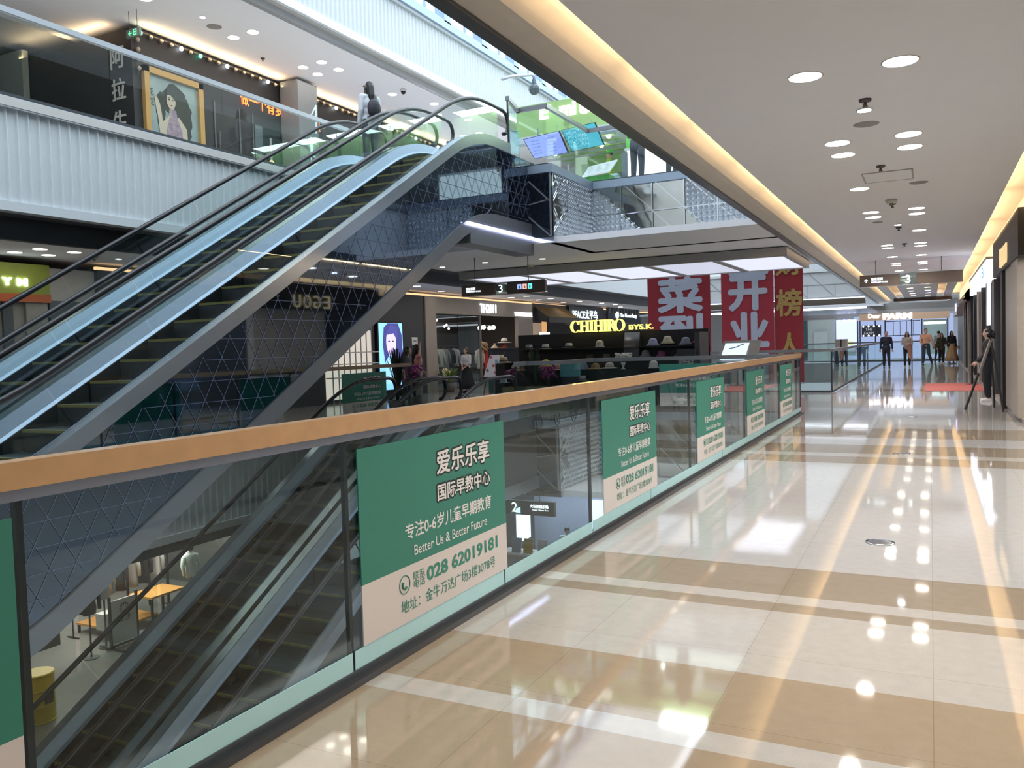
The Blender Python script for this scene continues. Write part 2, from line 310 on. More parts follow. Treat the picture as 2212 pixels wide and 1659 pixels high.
# the crossing between the wings: facades of steel frames, mirrors and pyramid panels
def pyramids(inside, O, U, V, w, h, s=.112):
    b = MB(); O = Vector(O); U = Vector(U); V = Vector(V); N = U.cross(V)
    i = 0
    while i*s < w-.02:
        j = 0
        while j*s < h-.02:
            if inside((i+.5)*s, (j+.5)*s):
                c = [O+U*(x*s)+V*(y*s) for x, y in ((i, j), (i+1, j), (i+1, j+1), (i, j+1))]
                b.add(c+[O+U*((i+.5)*s)+V*((j+.5)*s)+N*.058], [(0, 1, 4), (1, 2, 4), (2, 3, 4), (3, 0, 4)])
            j += 1
        i += 1
    return b
def facade(zt, detailed=True):
    z0 = zt-1.46; H = 1.34; e = bpy.data.objects.new('wall_bridge', None); COL.objects.link(e); e['kind'] = 'structure'; e.location = (-6.75, 17.55, z0); WORLDP.add(e.name)
    MB().box(-6.75, 17.45, z0, -2.75, 17.52, zt-.1).box(-6.72, 15.25, z0, -6.65-.13, 17.5, zt-.1).build('mirror_panel', WAVYM, e)
    # front face
    fr = MB(); y = 17.43; s = .70; hz = z0+.06
    for k in range(7):
        if k < 6: fr.bar((-6.72+s*k, y, hz), (-6.72+s*k, y, hz+H), .028)
    fr.bar((-6.75, y, hz+H/2), (-2.75, y, hz+H/2), .024); fr.bar((-6.75, y, hz), (-2.75, y, hz), .03)
    for k in range(6):
        for r in (0, 1): fr.bar((-6.72+s*k, y, hz+H*(r+1)/2), (-6.72+s*min(k+1, 5.66), y, hz+H*r/2), .026)
    fr.build('frame_grid', CHROME, e)
    full = {(0, 0), (4, 0), (5, 0), (5, 1), (3, 1), (4, 1)}; low = {(0, 1), (1, 0), (4, 1)}; high = {(3, 1), (3, 0), (2, 9)}
    def ins(u, v):
        k = int(u/s); r = int(v/(H/2)); fu = u/s-k; fv = v/(H/2)-r
        if (k, r) in full: return True
        if (k, r) in low: return fu+fv < 1
        if (k, r) in high: return fu+fv > 1
        return False
    pyramids(ins, (-6.72, 17.44, hz), (1, 0, 0), (0, 0, 1), 3.97, H).build('pyramid_panel', PYR, e)
    # side face looking to the corridor
    sf = MB(); X = -6.70
    for k in range(4): sf.bar((X, 15.27+.74*k, hz), (X, 15.27+.74*k, hz+H), .026)
    sf.bar((X, 15.27, hz+H/2), (X, 17.5, hz+H/2), .022)
    for y0, za, y1, zb in ((15.27, 1, 16.6, 0), (15.27, .5, 16.0, 0), (15.27, .5, 16.0, 1), (16.0, 1, 17.4, .1), (16.75, 1, 17.5, .45), (15.27, .05, 16.0, .45)): sf.bar((X, y0, hz+H*za), (X, y1, hz+H*zb), .024)
    sf.build('frame_grid', CHROME, e)
    pyramids(lambda u, v: u*1.0 > .75*(1-v/H)*1.2 or (v < .45 and u > .2), (X+.03-.05, 15.27, hz), (0, 1, 0), (0, 0, 1), 2.2, H, .1).build('pyramid_panel', PYR, e)
    # dark end face toward the moving stairs
    MB().box(-7.42, 15.2, z0, -6.7, 15.24, zt-.1).build('mirror_panel', MIRROR, e)
    df = MB(); y = 15.18
    for xa, za, xb, zb in ((-7.4, 1, -6.7, .5), (-7.4, .47, -6.7, .55), (-7.4, .45, -6.72, 0)): df.bar((xa, y, hz+H*za), (xb, y, hz+H*zb), .022)
    df.bar((-7.40, y, hz), (-7.40, y, hz+H+.05), .04).bar((-6.71, y, hz), (-6.71, y, hz+H), .03)
    df.build('frame_grid', GREY, e)
    # floor edge strip and bottom edge
    MB().box(-7.22, 14.35, zt-.14, -7.14-.22, 15.14, zt+.02).box(-7.42, 15.14, zt-.14, -6.64, 15.26, zt+.02).box(-6.80, 15.26, zt-.14, -6.64, 17.38, zt+.02).box(-6.80, 17.38, zt-.14, -2.75, 17.56, zt+.02).build('edge_strip', STEEL, e)
    MB().box(-7.42, 15.16, z0-.06, -6.64, 15.3, z0+.04).box(-6.80, 15.3, z0-.06, -6.64, 17.38, z0+.04).box(-6.80, 17.38, z0-.06, -2.75, 17.56, z0+.06).build('edge_strip', CHROME, e)
    return e
facade(ZU); facade(0.0); 
# underside of the upper crossing and the tray of light panels hanging below it
struct('ceiling', CEIL, MB().box(-11.3, 15.3, 3.58, -2.75, 24.5, 3.7))
struct('ceiling', CEIL, MB().box(-11.3, 15.3, 3.58-ZU, 2, 24.5, 3.7-ZU))
tr = MB().box(-11.2, 19.2, 3.36, -2.82, 19.32, 3.56).box(-2.92, 19.32, 3.36, -2.82, 22.9, 3.56).box(-11.2, 22.9, 3.36, -2.82, 23.0, 3.56)
for k in range(5): tr.box(-11.2+k*1.67, 19.32, 3.365, -11.02+k*1.67, 22.9, 3.42)
struct('trim_6', M((.36, .355, .35), .5), tr)
struct('trim_11', M((.2, .2, .21), .5), MB().box(-11.3, 25.85, 9.0, -2.75, 26.2, 9.3))
struct('trim_7', M((.05, .05, .05), .6), MB().box(-11.1, 19.3, 3.5, -2.9, 22.9, 3.57))
# ------------------------------------------------------------------ glass railings
def railing(name, label, pts, z0, pane=1.5, hand=None, hand_w=.075, top=1.22, film=False, start=None, group=None, caps=True):
    pts = [Vector((x, y, z0)) for x, y in pts]
    e = wthing('glass_railing', label, 'railing', pts[0], group)
    hr = MB(); ba = MB()
    for p, q in zip(pts, pts[1:]):
        d = (q-p).normalized(); L = (q-p).length; nrm = Vector((d.y, -d.x, 0)); cuts = [0.0]; c = (start if start else pane)
        while c < L-.12: cuts.append(c); c += pane
        cuts.append(L)
        hr.bar(p+Vector((0, 0, top-.04))-d*.03, q+Vector((0, 0, top-.04))+d*.03, hand_w, .08)
        ba.bar(p+Vector((0, 0, .03)), q+Vector((0, 0, .03)), .05, .06)
        for c0, c1 in zip(cuts, cuts[1:]):
            a0, a1 = p+d*(c0+.008), p+d*(c1-.008)
            MB().slab([a0+Vector((0, 0, .03)), a1+Vector((0, 0, .03)), a1+Vector((0, 0, top-.09)), a0+Vector((0, 0, top-.09))], nrm*.012).build('glass_panel', GLASS, e)
            if film: MB().slab([a0+nrm*.016+Vector((0, 0, .03)), a1+nrm*.016+Vector((0, 0, .03)), a1+nrm*.016+Vector((0, 0, .145)), a0+nrm*.016+Vector((0, 0, .145))], nrm*.003).build('film_strip', TEAL, e)
        for c0 in cuts[1:-1] if film else []:
            m = p+d*c0; MB().bar(m+Vector((0, 0, .0)), m+Vector((0, 0, top-.08)), .022).build('joint_post', M((.03, .04, .045), .3, metal=.5), e)
    hr.build('handrail', hand or GREY, e); ba.build('base_channel', M((.08, .09, .10), .35, metal=.6), e)
    if hand is WOOD:
        MB().bar(pts[0]+Vector((0, 0, top-.098)), pts[-1]+Vector((0, 0, top-.098)), .05, .034).build('handrail_channel', M((.33, .34, .40), .2, metal=.8), e)
    if caps:
        for p in (pts[0], pts[-1]): MB().bar(p, p+Vector((0, 0, top-.08)), .035).build('end_post', M((.05, .055, .06), .3, metal=.6), e)
    return e
railing('r', 'long glass railing with orange wooden handrail along the corridor edge', [(-2.36, -3.0), (-2.36, 17.5)], 0, 1.49, WOOD, film=True)
railing('r', 'grey-railed glass balustrade across the crossing in front of the hat kiosk', [(-7.2, 14.4), (-7.4, 15.25), (-6.78, 15.25), (-6.78, 17.5), (-2.42, 17.5)], 0, 1.45)
railing('r', 'glass railing on the far edge of the crossing behind the hat kiosk', [(-11.0, 24.55), (-2.46, 24.55)], 0, 1.5)
railing('r', 'glass railing along the corridor beyond the crossing toward the distant shops', [(-2.46, 24.6), (-2.46, 56)], 0, 1.5)
railing('r', 'glass railing across the far end of the corridor in front of the white shop', [(-7.5, 57), (1.4, 57)], 0, 1.3)
railing('r', 'glass railing of the opposite wing behind the moving stairs', [(-11.15, 4.2), (-11.15, 16.6)], 0, 1.6, M((.35, .26, .2), .3))
railing('r', 'upper glass railing with steel handrail stepping around the crossing by the green cafe', [(-7.2, 14.4), (-7.4, 15.25), (-6.78, 15.25), (-6.78, 17.5), (-2.8, 17.5)], ZU, 1.15, GREY)
railing('r', 'upper glass railing above the white corrugated edge in front of the black restaurant', [(-11.15, 2.0), (-11.15, 15.0)], ZU, 2.25, M((.42, .45, .48), .3, metal=.3))
# ------------------------------------------------------------------ green posters stuck on the railing glass
def poster(y0, y1, label, x=-2.34, group='early education posters on the railing'):
    e = wthing('advertising_poster', label, 'poster', (x, y0, .15), group); w = y1-y0; f = x+.004
    def Y(u): return y0+u*w
    MB().box(x-.002, y0, .43, f, y1, 1.06).build('green_field', GREEN, e)
    MB().box(x-.002, y0, .15, f, y1, .43).build('white_field', PWHITE, e)
    kw = dict(right=(0, 1, 0))
    for s, u, z, uw, h in (('爱乐乐享', .665, .905, .40, .125), ('国际早教中心', .665, .745, .40, .085)):
        txt(e, s, INK, (f, Y(u), z), uw*w, h, depth=.001, bold=.022, name='letter_outline', halo=.013, **kw)
        txt(e, s, TWHITE, (f, Y(u), z), uw*w, h, depth=.0025, bold=.022, **kw)
    txt(e, '专注0-6岁儿童早期教育', TWHITE, (f, Y(.56), .60), .62*w, .078, depth=.002, bold=.018, **kw)
    txt(e, 'Better Us & Better Future', TWHITE, (f, Y(.565), .495), .53*w, .052, depth=.002, bold=.006, **kw)
    txt(e, '028 62019181', TGREEN, (f, Y(.645), .345), .54*w, .078, depth=.002, bold=.03, **kw)
    txt(e, '联系\n电话', TGREEN, (f, Y(.325), .345), .075*w, .085, depth=.002, **kw)
    txt(e, '地址：金牛万达广场3楼3078号', TGREEN, (f, Y(.55), .235), .68*w, .066, depth=.002, **kw)
    c = Vector((f+.002, Y(.235), .345)); ic = MB()
    ic.tube([c+Vector((0, .045*math.cos(t*PI/12), .045*math.sin(t*PI/12))) for t in range(25)], .0022, 5)
    ic.tube([c+Vector((0, .02*math.cos(t), .02*math.sin(t))) for t in (2.4, 2.9, 3.4, 3.9, 4.4, 4.9, 5.4)], [.008, .007, .005, .005, .005, .007, .008], 6)
    ic.build('phone_symbol', TGREEN, e)
    return e
PANE = 1.49
ords = ['cut off at the photo edge', 'largest, between the first two clear panes', 'second full one', 'third full one', 'fourth full one', 'smallest, by the railing end']
ys = [(-3+PANE*k+.03, -3+PANE*(k+1)-.03) for k in range(3, 14)]
sp = [(.06, 1.44), (3.03, 4.48), (6.18, 7.62), (9.17, 10.55), (12.0, 13.38), (14.95, 16.3)]
for (p, q), o in zip(sp, ords): poster(p, q, 'green and white education poster on the corridor railing, '+o)
poster(14.0, 15.6, 'green education poster on the opposite wing railing beside the flowers', x=-11.12)
poster(10.6, 12.2, 'green education poster on the opposite wing railing behind the stair underside', x=-11.12)
def poster_x(x0, x1, y, label):
    e = wthing('advertising_poster', label, 'poster', (x0, y, .15), 'early education posters on the railing')
    MB().box(x0, y-.004, .43, x1, y, 1.06).build('green_field', GREEN, e); MB().box(x0, y-.004, .15, x1, y, .43).build('white_field', PWHITE, e)
    w = x1-x0
    for s, u, z, uw, h, m in (('爱乐乐享', .665, .905, .40, .125, TWHITE), ('国际早教中心', .665, .745, .40, .085, TWHITE), ('专注0-6岁儿童早期教育', .56, .6, .62, .078, TWHITE), ('028 62019181', .645, .345, .54, .078, TGREEN), ('地址：金牛万达广场3楼3078号', .55, .235, .68, .066, TGREEN)):
        txt(e, s, m, (x0+u*w, y-.005, z), uw*w, h, depth=.001, bold=.02)
poster_x(-5.25, -3.85, 17.46, 'green education poster on the crossing railing under the picture lectern')
# the round level symbols printed on a clear pane
lv = wthing('level_symbols', 'three faint round level symbols printed on the clear railing pane', 'symbol', (-2.335, 5.0, .98))
for k, s in enumerate('312'):
    c = Vector((-2.335, 5.0+.30*k, 1.0)); MB().tube([c+Vector((0, .045*math.cos(t*PI/10), .045*math.sin(t*PI/10))) for t in range(21)], .003, 5).build('ring', INK, lv)
    txt(lv, s, INK, c, .03, .05, right=(0, 1, 0), depth=.001); txt(lv, '楼层', INK, c+Vector((0, .11, .015)), .09, .028, right=(0, 1, 0), depth=.001)

# ------------------------------------------------------------------ moving stairs
K = math.tan(math.radians(30)); Y0, Y1 = 4.14, 4.14+ZU/K
def ramp(u, w=.75): return 0 if u < -w else (K*(u+w)**2/(4*w) if u < w else K*u)
def zc(y): return ramp(y-Y0)-ramp(y-Y1)
def sweep(b, prof, ys, zb):                    # prof: (x, dz) outline swept along the stair line
    n = len(prof); base = len(b.v); b.v += [(x, y, zb+zc(y)+dz) for y in ys for x, dz in prof]
    for i in range(len(ys)-1):
        for k in range(n): b.f.append((base+i*n+k, base+i*n+(k+1) % n, base+(i+1)*n+(k+1) % n, base+(i+1)*n+k)); b.mi.append(b.cur)
    b.f += [tuple(range(base, base+n))[::-1], tuple(range(base+(len(ys)-1)*n, base+len(ys)*n))]; b.mi += [b.cur]*2
def frange(a, b, s):
    n = max(1, int(round((b-a)/s))); return [a+(b-a)*i/n for i in range(n+1)]
def escalator(xc, zb, label, mirror):
    e = wthing('escalator', label, 'escalator', (xc, Y0, zb))
    yA, yB = Y0-1.5, Y1+1.4; fine = frange(yA, yB, .25)
    n = int((Y1-Y0+1.6)/.4)
    for i in range(n):
        y = Y0-.8+.4*i; z = zb+zc(y+.2); b = MB().box(xc-.49, y, z-.26, xc+.49, y+.415, z); b.cur = 1
        b.box(xc-.485, y-.004, z-.028, xc+.485, y+.03, z+.003); b.box(xc+.42, y, z-.02, xc+.485, y+.4, z+.002) if 0 else None
        b.build('step', [STEP, YELLOW], e)
    for s in (-1, 1):
        X = xc+.62*s
        inner = [(xc+s*.50, .0), (xc+s*.50, .13), (xc+s*.535, .16), (X-s*.02, .31), (X, .31), (X, .0)]
        b = MB(); sweep(b, inner if s < 0 else inner[::-1], fine, zb); b.build('inner_deck', STEEL, e)
        b = MB(); sweep(b, [(xc+s*.495, -.1), (xc+s*.50, -.1), (xc+s*.50, .12), (xc+s*.495, .12)], fine, zb); b.build('skirt_panel', M((.03, .032, .036), .25, metal=.5), e)
        b = MB(); Z = xc+s*.76; sweep(b, [(X+s*.005, .2), (X+s*.005, .31), (Z, .31), (Z, .12), (Z-s*.03, .12), (Z-s*.03, .2)], fine, zb)
        b.build('outer_deck', M((.42, .45, .50), .22, metal=.75), e)
        ys = frange(yA+.25, yB-.25, 1.16)
        for p, q in zip(ys, ys[1:]):
            def off(y): return -.30*min(1, max(0, (zc(y+.05)-zc(y-.05))/(.1*K)))
            pts = []
            for y, h, t in ((p+.01, .3, 0), (q-.01, .3, 0), (q-.01, .925, 1), (p+.01, .925, 1)):
                yy = y+(off(y) if t else 0); pts.append((X, yy, zb+zc(y)+h+(K*(yy-y) if t and 0 else 0)+(zc(yy)-zc(y) if t else 0)))
            mid = (p+q)/2; pts.insert(1, (X, mid, zb+zc(mid)+.3)); pts.insert(4, (X, mid+off(mid), zb+zc(mid+off(mid))+.925))
            MB().slab(pts, (.01, 0, 0)).build('glass_panel', GLASS, e)
        loop = [(X, yB-.03+.22*math.cos(t), zb+ZU+.73+.22*math.sin(t)) for t in [PI/2-PI*k/8 for k in range(1, 9)]]
        low = [(X, yA+.03-.22*math.cos(t), zb+.73+.22*math.sin(t)) for t in [-PI/2+PI*k/8 for k in range(0, 8)]]
        path = low+[(X, y, zb+zc(y)+.95) for y in frange(yA+.05, yB-.05, .2)]+loop
        MB().tube(path, .036, 8).build('handrail', RUBBER, e, True)
    MB().box(xc-.62, yA-.6, zb-.03, xc+.62, Y0-.8, zb+.004).box(xc-.62, Y1+.8, zb+ZU-.03, xc+.62, yB+.3, zb+ZU+.004).build('landing_plate', STEEL, e)
    # outer cladding
    cy = frange(yA, yB+1.1, .25)
    for s in (-1, 1):
        Z = xc+s*.735; m = MIRROR if (mirror and s > 0) else DARK
        b = MB(); sweep(b, [(Z, -1.14), (Z-s*.02, -1.14), (Z-s*.02, .13), (Z, .13)], cy, zb); b.build('side_cladding', m, e)
        b = MB(); sweep(b, [(Z+s*.03, -1.36), (Z-s*.05, -1.36), (Z-s*.05, -1.12), (Z+s*.03, -1.12)], cy, zb); b.build('lower_band', M((.20, .205, .22), .35, metal=.6), e)
    b = MB(); sweep(b, [(xc-.7, -1.36), (xc+.7, -1.36), (xc+.7, -1.30), (xc-.7, -1.30)], cy, zb); b.build('underside', M((.12, .12, .13), .5), e)
    if mirror:                                  # triangulated wire pattern over the mirror
        X = xc+.742; w = MB(); st = MB(); lo, hi = -1.12, .12
        def seg(p, q):                          # keep the stretch of a line that lies on the cladding
            N = 60; run = None; last = None
            for i in range(N+1):
                y = p[0]+(q[0]-p[0])*i/N; z = p[1]+(q[1]-p[1])*i/N; dz = z-zc(y); ok = lo < dz < hi and yA < y < yB+1.0
                if ok and run is None: run = (y, z)
                if run and (not ok or i == N):
                    if last and abs(last[0]-run[0])+abs(last[1]-run[1]) > .05: w.bar((X, run[0], zb+run[1]), (X, last[0], zb+last[1]), .003, .004)
                    run = None
                last = (y, z)
        g = .27; hh = g*.866
        for k in range(-9, 26): seg((yA, k*hh-.3-.1), (yB+1, k*hh-.3-.1))
        for k in range(-14, 66):
            y = yA-3+k*g
            seg((y, -2.2), (y+7.4/1.732+.0, 5.2)); seg((y+0, 5.2), (y+7.4/1.732, -2.2))
        w.build('wire_lattice', M((.20, .23, .36), .3, metal=.3), e)
    return e
XR, XL = -7.91, -9.525
escalator(XR, 0, 'near one of the two upper moving stairs, mirrored side with wire triangles', True)
escalator(XL, 0, 'far one of the two upper moving stairs, carrying the woman', False)
escalator(XR, -ZU, 'near one of the two lower moving stairs seen through the railing glass', False)
escalator(XL, -ZU, 'far one of the two lower moving stairs seen through the railing glass', False)
# platform soffit beside the stair heads with its violet light line
struct('trim_8', M((.20, .21, .22), .4, metal=.4), MB().box(-7.55, 12.7, 3.36, -7.15, 15.3, 3.66))
struct('trim_9', LEDC, MB().box(-7.16, 12.55, 3.66, -7.10, 15.3, 3.71))
# ------------------------------------------------------------------ ceiling fixtures
def downlight(x, y, z, label, group, r=.125, m=None, spot=0, cut=None):
    e = wthing('recessed_downlight', label, 'ceiling light', (x, y, z), group)
    MB().lathe([(r, -.004), (r+.012, -.004), (r+.012, .004), (r, .004)], (x, y, z), 24).build('rim', M((.62, .58, .55), .5), e, True)
    MB().lathe([(1e-4, -.006), (r, -.006), (r, -.002), (1e-4, -.002)], (x, y, z), 24).build('diffuser', m or LAMPW, e)
    if spot:
        l = bpy.data.lights.new('lamp', 'SPOT'); l.energy = spot; l.color = WARM; l.spot_size = 2.5; l.spot_blend = .8; l.shadow_soft_size = .09
        o = bpy.data.objects.new('lamp', l); COL.objects.link(o); o.location = (x, y, z-.02)
    return e
sing = [1.45, 7.1, 12.79, 18.47, 24.1, 29.4]; prs = [4.02, 9.67, 15.3, 21.0, 26.4]
NEAR = 4.7
nth = ['first', 'second', 'third', 'fourth', 'fifth', 'sixth', 'seventh', 'eighth', 'ninth', 'tenth', 'eleventh', 'twelfth']
for x, side in ((-.88, 'atrium-side'), (-.19, 'shop-side')):
    ys_ = sorted([q for q in sing+prs+[p+.65 for p in prs] if q != (18.47 if x < -.5 else 12.79)])
    for i, y in enumerate(ys_): downlight(x, y, 3.6, 'round recessed downlight, %s from the camera in the %s ceiling row' % (nth[i] if i < 12 else 'farthest', side), 'corridor downlights', m=lit((1.0, .93, .83), 11), spot=(60 if y < 5 else 85))
    for i in range(8): downlight(x+.1, 32.5+i*2.6, 3.6, 'small far downlight, %s beyond the hanging sign in the %s row' % (nth[i], side), 'corridor downlights', m=lit((1.0, .88, .72), 8), spot=95 if i % 2 else 0)
for y, o in ((8.41, 'near the camera, before the ceiling hatch'), (17.28, 'farther along, beyond the ceiling hatch')):
    downlight(-.53, y, 3.595, 'small cold white ceiling lamp '+o, 'cold white ceiling lamps', .06, lit((.80, .88, 1.0), 30))
def sprinkler(x, y, z, label, base=True):
    e = wthing('sprinkler_head', label, 'sprinkler', (x, y, z), 'ceiling sprinklers')
    MB().lathe([(.001, 0), (.055, 0), (.05, -.02), (.02, -.03), (.001, -.03)], (x, y, z), 14).build('escutcheon', M((.10, .09, .09), .4, metal=.5), e, True)
    MB().lathe([(.012, -.03), (.012, -.045), (.025, -.065), (.025, -.068), (.001, -.069)], (x, y, z), 10).tube([(x-.02, y, z-.04), (x, y, z-.065)], .004, 5).build('nozzle', M((.16, .13, .12), .4, metal=.6), e, True)
for x, y, o in ((-.5, 8.06, 'nearest the camera'), (-.53, 11.24, 'just before the ceiling hatch'), (-.52, 14.5, 'under the smoke detector'), (-.53, 17.7, 'behind the cold white lamp'), (-.51, 20.9, 'farthest, near the corridor sign')): sprinkler(x, y, 3.6, 'dark corridor ceiling sprinkler, '+o)
def smoke(x, y, z, label):
    e = wthing('smoke_detector', label, 'smoke detector', (x, y, z), 'smoke detectors')
    MB().lathe([(.001, 0), (.085, 0), (.085, -.03), (.07, -.055), (.001, -.055)], (x, y, z), 18).build('housing', M((.50, .47, .45), .5), e, True)
    MB().lathe([(.03, -.055), (.028, -.09), (.001, -.092)], (x, y, z), 12).build('sensor', M((.2, .19, .18), .5), e, True)
smoke(-.52, 14.1, 3.6, 'smoke detector on the corridor ceiling beyond the hatch')
smoke(-9.0, 19.0, 3.58, 'dark smoke detector under the crossing by the light tray')
def disc(name, x, y, z, r, m, label, cat, group=None):
    b = MB().lathe([(1e-4, -.008), (r*.86, -.008), (r, -.002), (r, .002), (1e-4, .002)], (0, 0, 0), 28)
    return solo(b, name, m, label, cat, group, True, (x, y, z))
SPK = mat('speaker_grille', (.33, .31, .30), .7, bump=.4, bscale=300)
disc('ceiling_speaker', -.55, 8.98, 3.6, .12, SPK, 'grey round ceiling speaker beyond the cold white lamp', 'speaker', 'ceiling speakers')
disc('ceiling_speaker', -.13, 12.77, 3.6, .12, SPK, 'grey round ceiling speaker beside the ceiling hatch', 'speaker', 'ceiling speakers')
disc('ceiling_speaker', -.85, 16.67, 3.6, .09, SPK, 'small grey ceiling speaker on the atrium side', 'speaker', 'ceiling speakers')
h = wthing('ceiling_hatch', 'square white access hatch in the corridor ceiling', 'hatch', (-.48, 12, 3.6))
MB().box(-.76, 11.66, 3.593, -.2, 12.35, 3.602).build('door', CEIL, h)
MB().box(-.78, 11.64, 3.590, -.76, 12.37, 3.601).box(-.2, 11.64, 3.590, -.18, 12.37, 3.601).box(-.76, 11.64, 3.590, -.2, 11.66, 3.601).box(-.76, 12.35, 3.590, -.2, 12.37, 3.601).build('frame', M((.38, .36, .35), .6), h)
for y, o in ((6.55, 'nearest'), (11.62, 'middle'), (17.12, 'farthest')):
    e = wthing('floor_cover', 'round steel floor cover set in the pale floor, %s of three' % o, 'floor cover', (-.34, y, 0), 'steel floor covers')
    MB().lathe([(.07, .001), (.10, .001), (.10, .006), (.07, .005)], (-.34, y, 0), 26).build('ring', CHROME, e, True)
    MB().lathe([(1e-4, .001), (.069, .001), (.069, .004), (1e-4, .004)], (-.34, y, 0), 26).build('lid', M((.18, .17, .16), .3, metal=.6), e, True)
# ------------------------------------------------------------------ hanging direction signs
BROWN = mat('brown_sign_board', (.115, .085, .07), .45)
def hang_sign(x0, x1, y, z0, z1, zt, label, slant=0.0):
    e = wthing('hanging_sign', label, 'sign', ((x0+x1)/2, y, z0), 'hanging direction signs'); t = .05; w = x1-x0; yf = y-t
    MB().box(x0, y-t, z0, x0+.40*w, y+t, z1).box(x0+.56*w, y-t, z0, x1, y+t, z1).build('board', BROWN, e)
    MB().box(x0+.40*w, y-.02, z0, x0+.56*w, y+.02, z1).build('clear_panel', GLASSG, e)
    MB().box(x0-.01, y-t-.01, z1, x1+.01, y+t+.01, z1+.012).box(x0-.01, y-t-.01, z0-.012, x1+.01, y+t+.01, z0).build('edge_trim', CHROME, e)
    for u in (.16, .80): MB().tube([(x0+u*w, y, z1), (x0+u*w, y, zt)], .010, 6).build('rod', M((.1, .09, .09), .4), e)
    return e, yf, w
y = 24.9; x0, x1 = -1.73, .77; z0, z1 = 2.895, 3.20
e, yf, w = hang_sign(x0, x1, y, z0, z1, 3.6, 'brown hanging direction sign across the corridor with a white arrow')
ar = MB(); cx, cz = x0+.16, 3.045
ar.slab([(cx-.008, yf-.003, cz-.05), (cx+.008, yf-.003, cz-.05), (cx+.008, yf-.003, cz+.035), (cx-.008, yf-.003, cz+.035)], (0, -.003, 0))
for s in (-1, 1): ar.slab([(cx, yf-.003, cz+.055), (cx, yf-.003, cz+.03), (cx+s*.042, yf-.003, cz-.012), (cx+s*.042, yf-.003, cz+.013)], (0, -.003, 0))
ar.build('arrow', SIGNW, e)
txt(e, '万达百货', SIGNW, (x0+.43, yf-.003, 3.09), .30, .08, bold=.02); txt(e, 'WANDA DEPT.STORE', SIGNW, (x0+.49, yf-.003, 3.005), .42, .038)
txt(e, '3', lit((.9, .95, .9), 2.0), (x0+.48*w, y-.03, 3.045), .12, .22, bold=.01)
e, yf, w = hang_sign(-9.6, -7.5, 16.6, 2.72, 2.97, 3.58, 'brown hanging direction sign under the crossing with small coloured pictograms')
txt(e, '万达百货', SIGNW, (-9.36, yf-.003, 2.875), .25, .055, bold=.02); txt(e, 'WANDA DEPT.STORE', SIGNW, (-9.29, yf-.003, 2.815), .38, .03)
txt(e, '3', lit((.8, .95, .85), 2.0), (-8.6, 16.57, 2.845), .1, .17)
for k, c in enumerate(((.25, .35, 1.0), (1.0, .35, .3), (.1, .8, .75))):
    b = MB(); X = -8.17+.13*k; b.box(X, yf-.005, 2.80, X+.10, yf, 2.91); p = b.build('pictogram', lit(c, 1.6), e)
    MB().lathe([(1e-4, -.014), (.014, 0), (1e-4, .014)], (X+.05, yf-.008, 2.887), 8).box(X+.03, yf-.009, 2.815, X+.07, yf-.005, 2.87).build('figure', TWHITE, p)
e, yf, w = hang_sign(-9.55, -7.6, 17.0, -2.32, -2.02, 3.58-ZU, 'brown hanging direction sign on the floor below seen through the railing')
txt(e, '大玩家超乐场', SIGNW, (-7.98, yf-.003, -2.12), .46, .075, bold=.015); txt(e, 'Super Player Fun', SIGNW, (-7.95, yf-.003, -2.205), .40, .04)
txt(e, '2', lit((.9, 1, .95), 2.0), (-8.62, 16.97, -2.17), .14, .22)
# lamps under the crossing and on the wing ceilings
for x, y, o in ((-9.56, 17.65, 'middle'), (-8.14, 17.87, 'nearest the corridor'), (-10.9, 17.87, 'nearest the wing')): downlight(x, y, 3.58, 'small downlight under the crossing beside the hanging sign, %s' % o, 'crossing downlights', .07)
wl = [(-15.5, 9.9), (-14.75, 9.9), (-15.46, 10.55), (-14.73, 10.58), (-15.5, 25.3), (-14.84, 22.7), (-16.6, 22.3), (-16.5, 20.8), (-15.5, 30.8), (-14.7, 30.6), (-15.5, 33.5), (-14.7, 33.0), (-15.5, 36.3), (-14.7, 36.3), (-14.6, 39), (-14.6, 41), (-15.3, 43.8)]
for i, (x, y) in enumerate(wl): downlight(x, y, 3.6, 'round downlight in the opposite wing ceiling, '+(['left of the bright green gym sign group, outer', 'second of the four by the gym sign', 'third of the four by the gym sign', 'fourth of the four by the gym sign'][i] if i < 4 else 'number %s along the row toward the distant shops' % nth[min(i-4, 11)]) , 'wing downlights')
downlight(-15.04, 11.8, 3.595, 'small cold white lamp in the wing ceiling behind the stair handrail', 'wing downlights', .06, LAMPC)
ul = [(-13.41, 14.25), (-14.01, 14.27), (-14.01, 16.6), (-13.38, 16.55), (-13.37, 17.2), (-14.05, 17.2), (-13.96, 11.87), (-13.4, 11.9), (-13.4, 19.6), (-14.0, 19.6), (-13.4, 22.0), (-14.0, 22.1), (-13.4, 24.6), (-14.0, 24.6), (-12.9, 21.0), (-12.9, 23.0)]
for i, (x, y) in enumerate(ul): downlight(x, y, 8.7, 'round downlight in the upper wing ceiling, %s along the black restaurant front' % nth[min(i, 11)], 'upper wing downlights')
downlight(-13.71, 13.1, 8.695, 'small cold white lamp in the upper wing ceiling', 'upper wing downlights', .06, LAMPC)
for x, y, o in ((-14.4, 15.6, 'above the framed poster'), (-13.6, 18.6, 'behind the woman on the stairs')): sprinkler(x, y, 8.7, 'upper wing sprinkler '+o)
smoke(-15.0, 11.2, 3.6, 'smoke detector beside the four lamps by the gym sign')
disc('ceiling_speaker', -13.9, 13.6, 8.7, .16, SPK, 'grey speaker plate on the upper wing ceiling', 'speaker', 'ceiling speakers')
sec = wthing('dome_camera', 'small dome camera under the upper wing ceiling beside the stair head', 'camera', (-12.9, 19.4, 8.7))
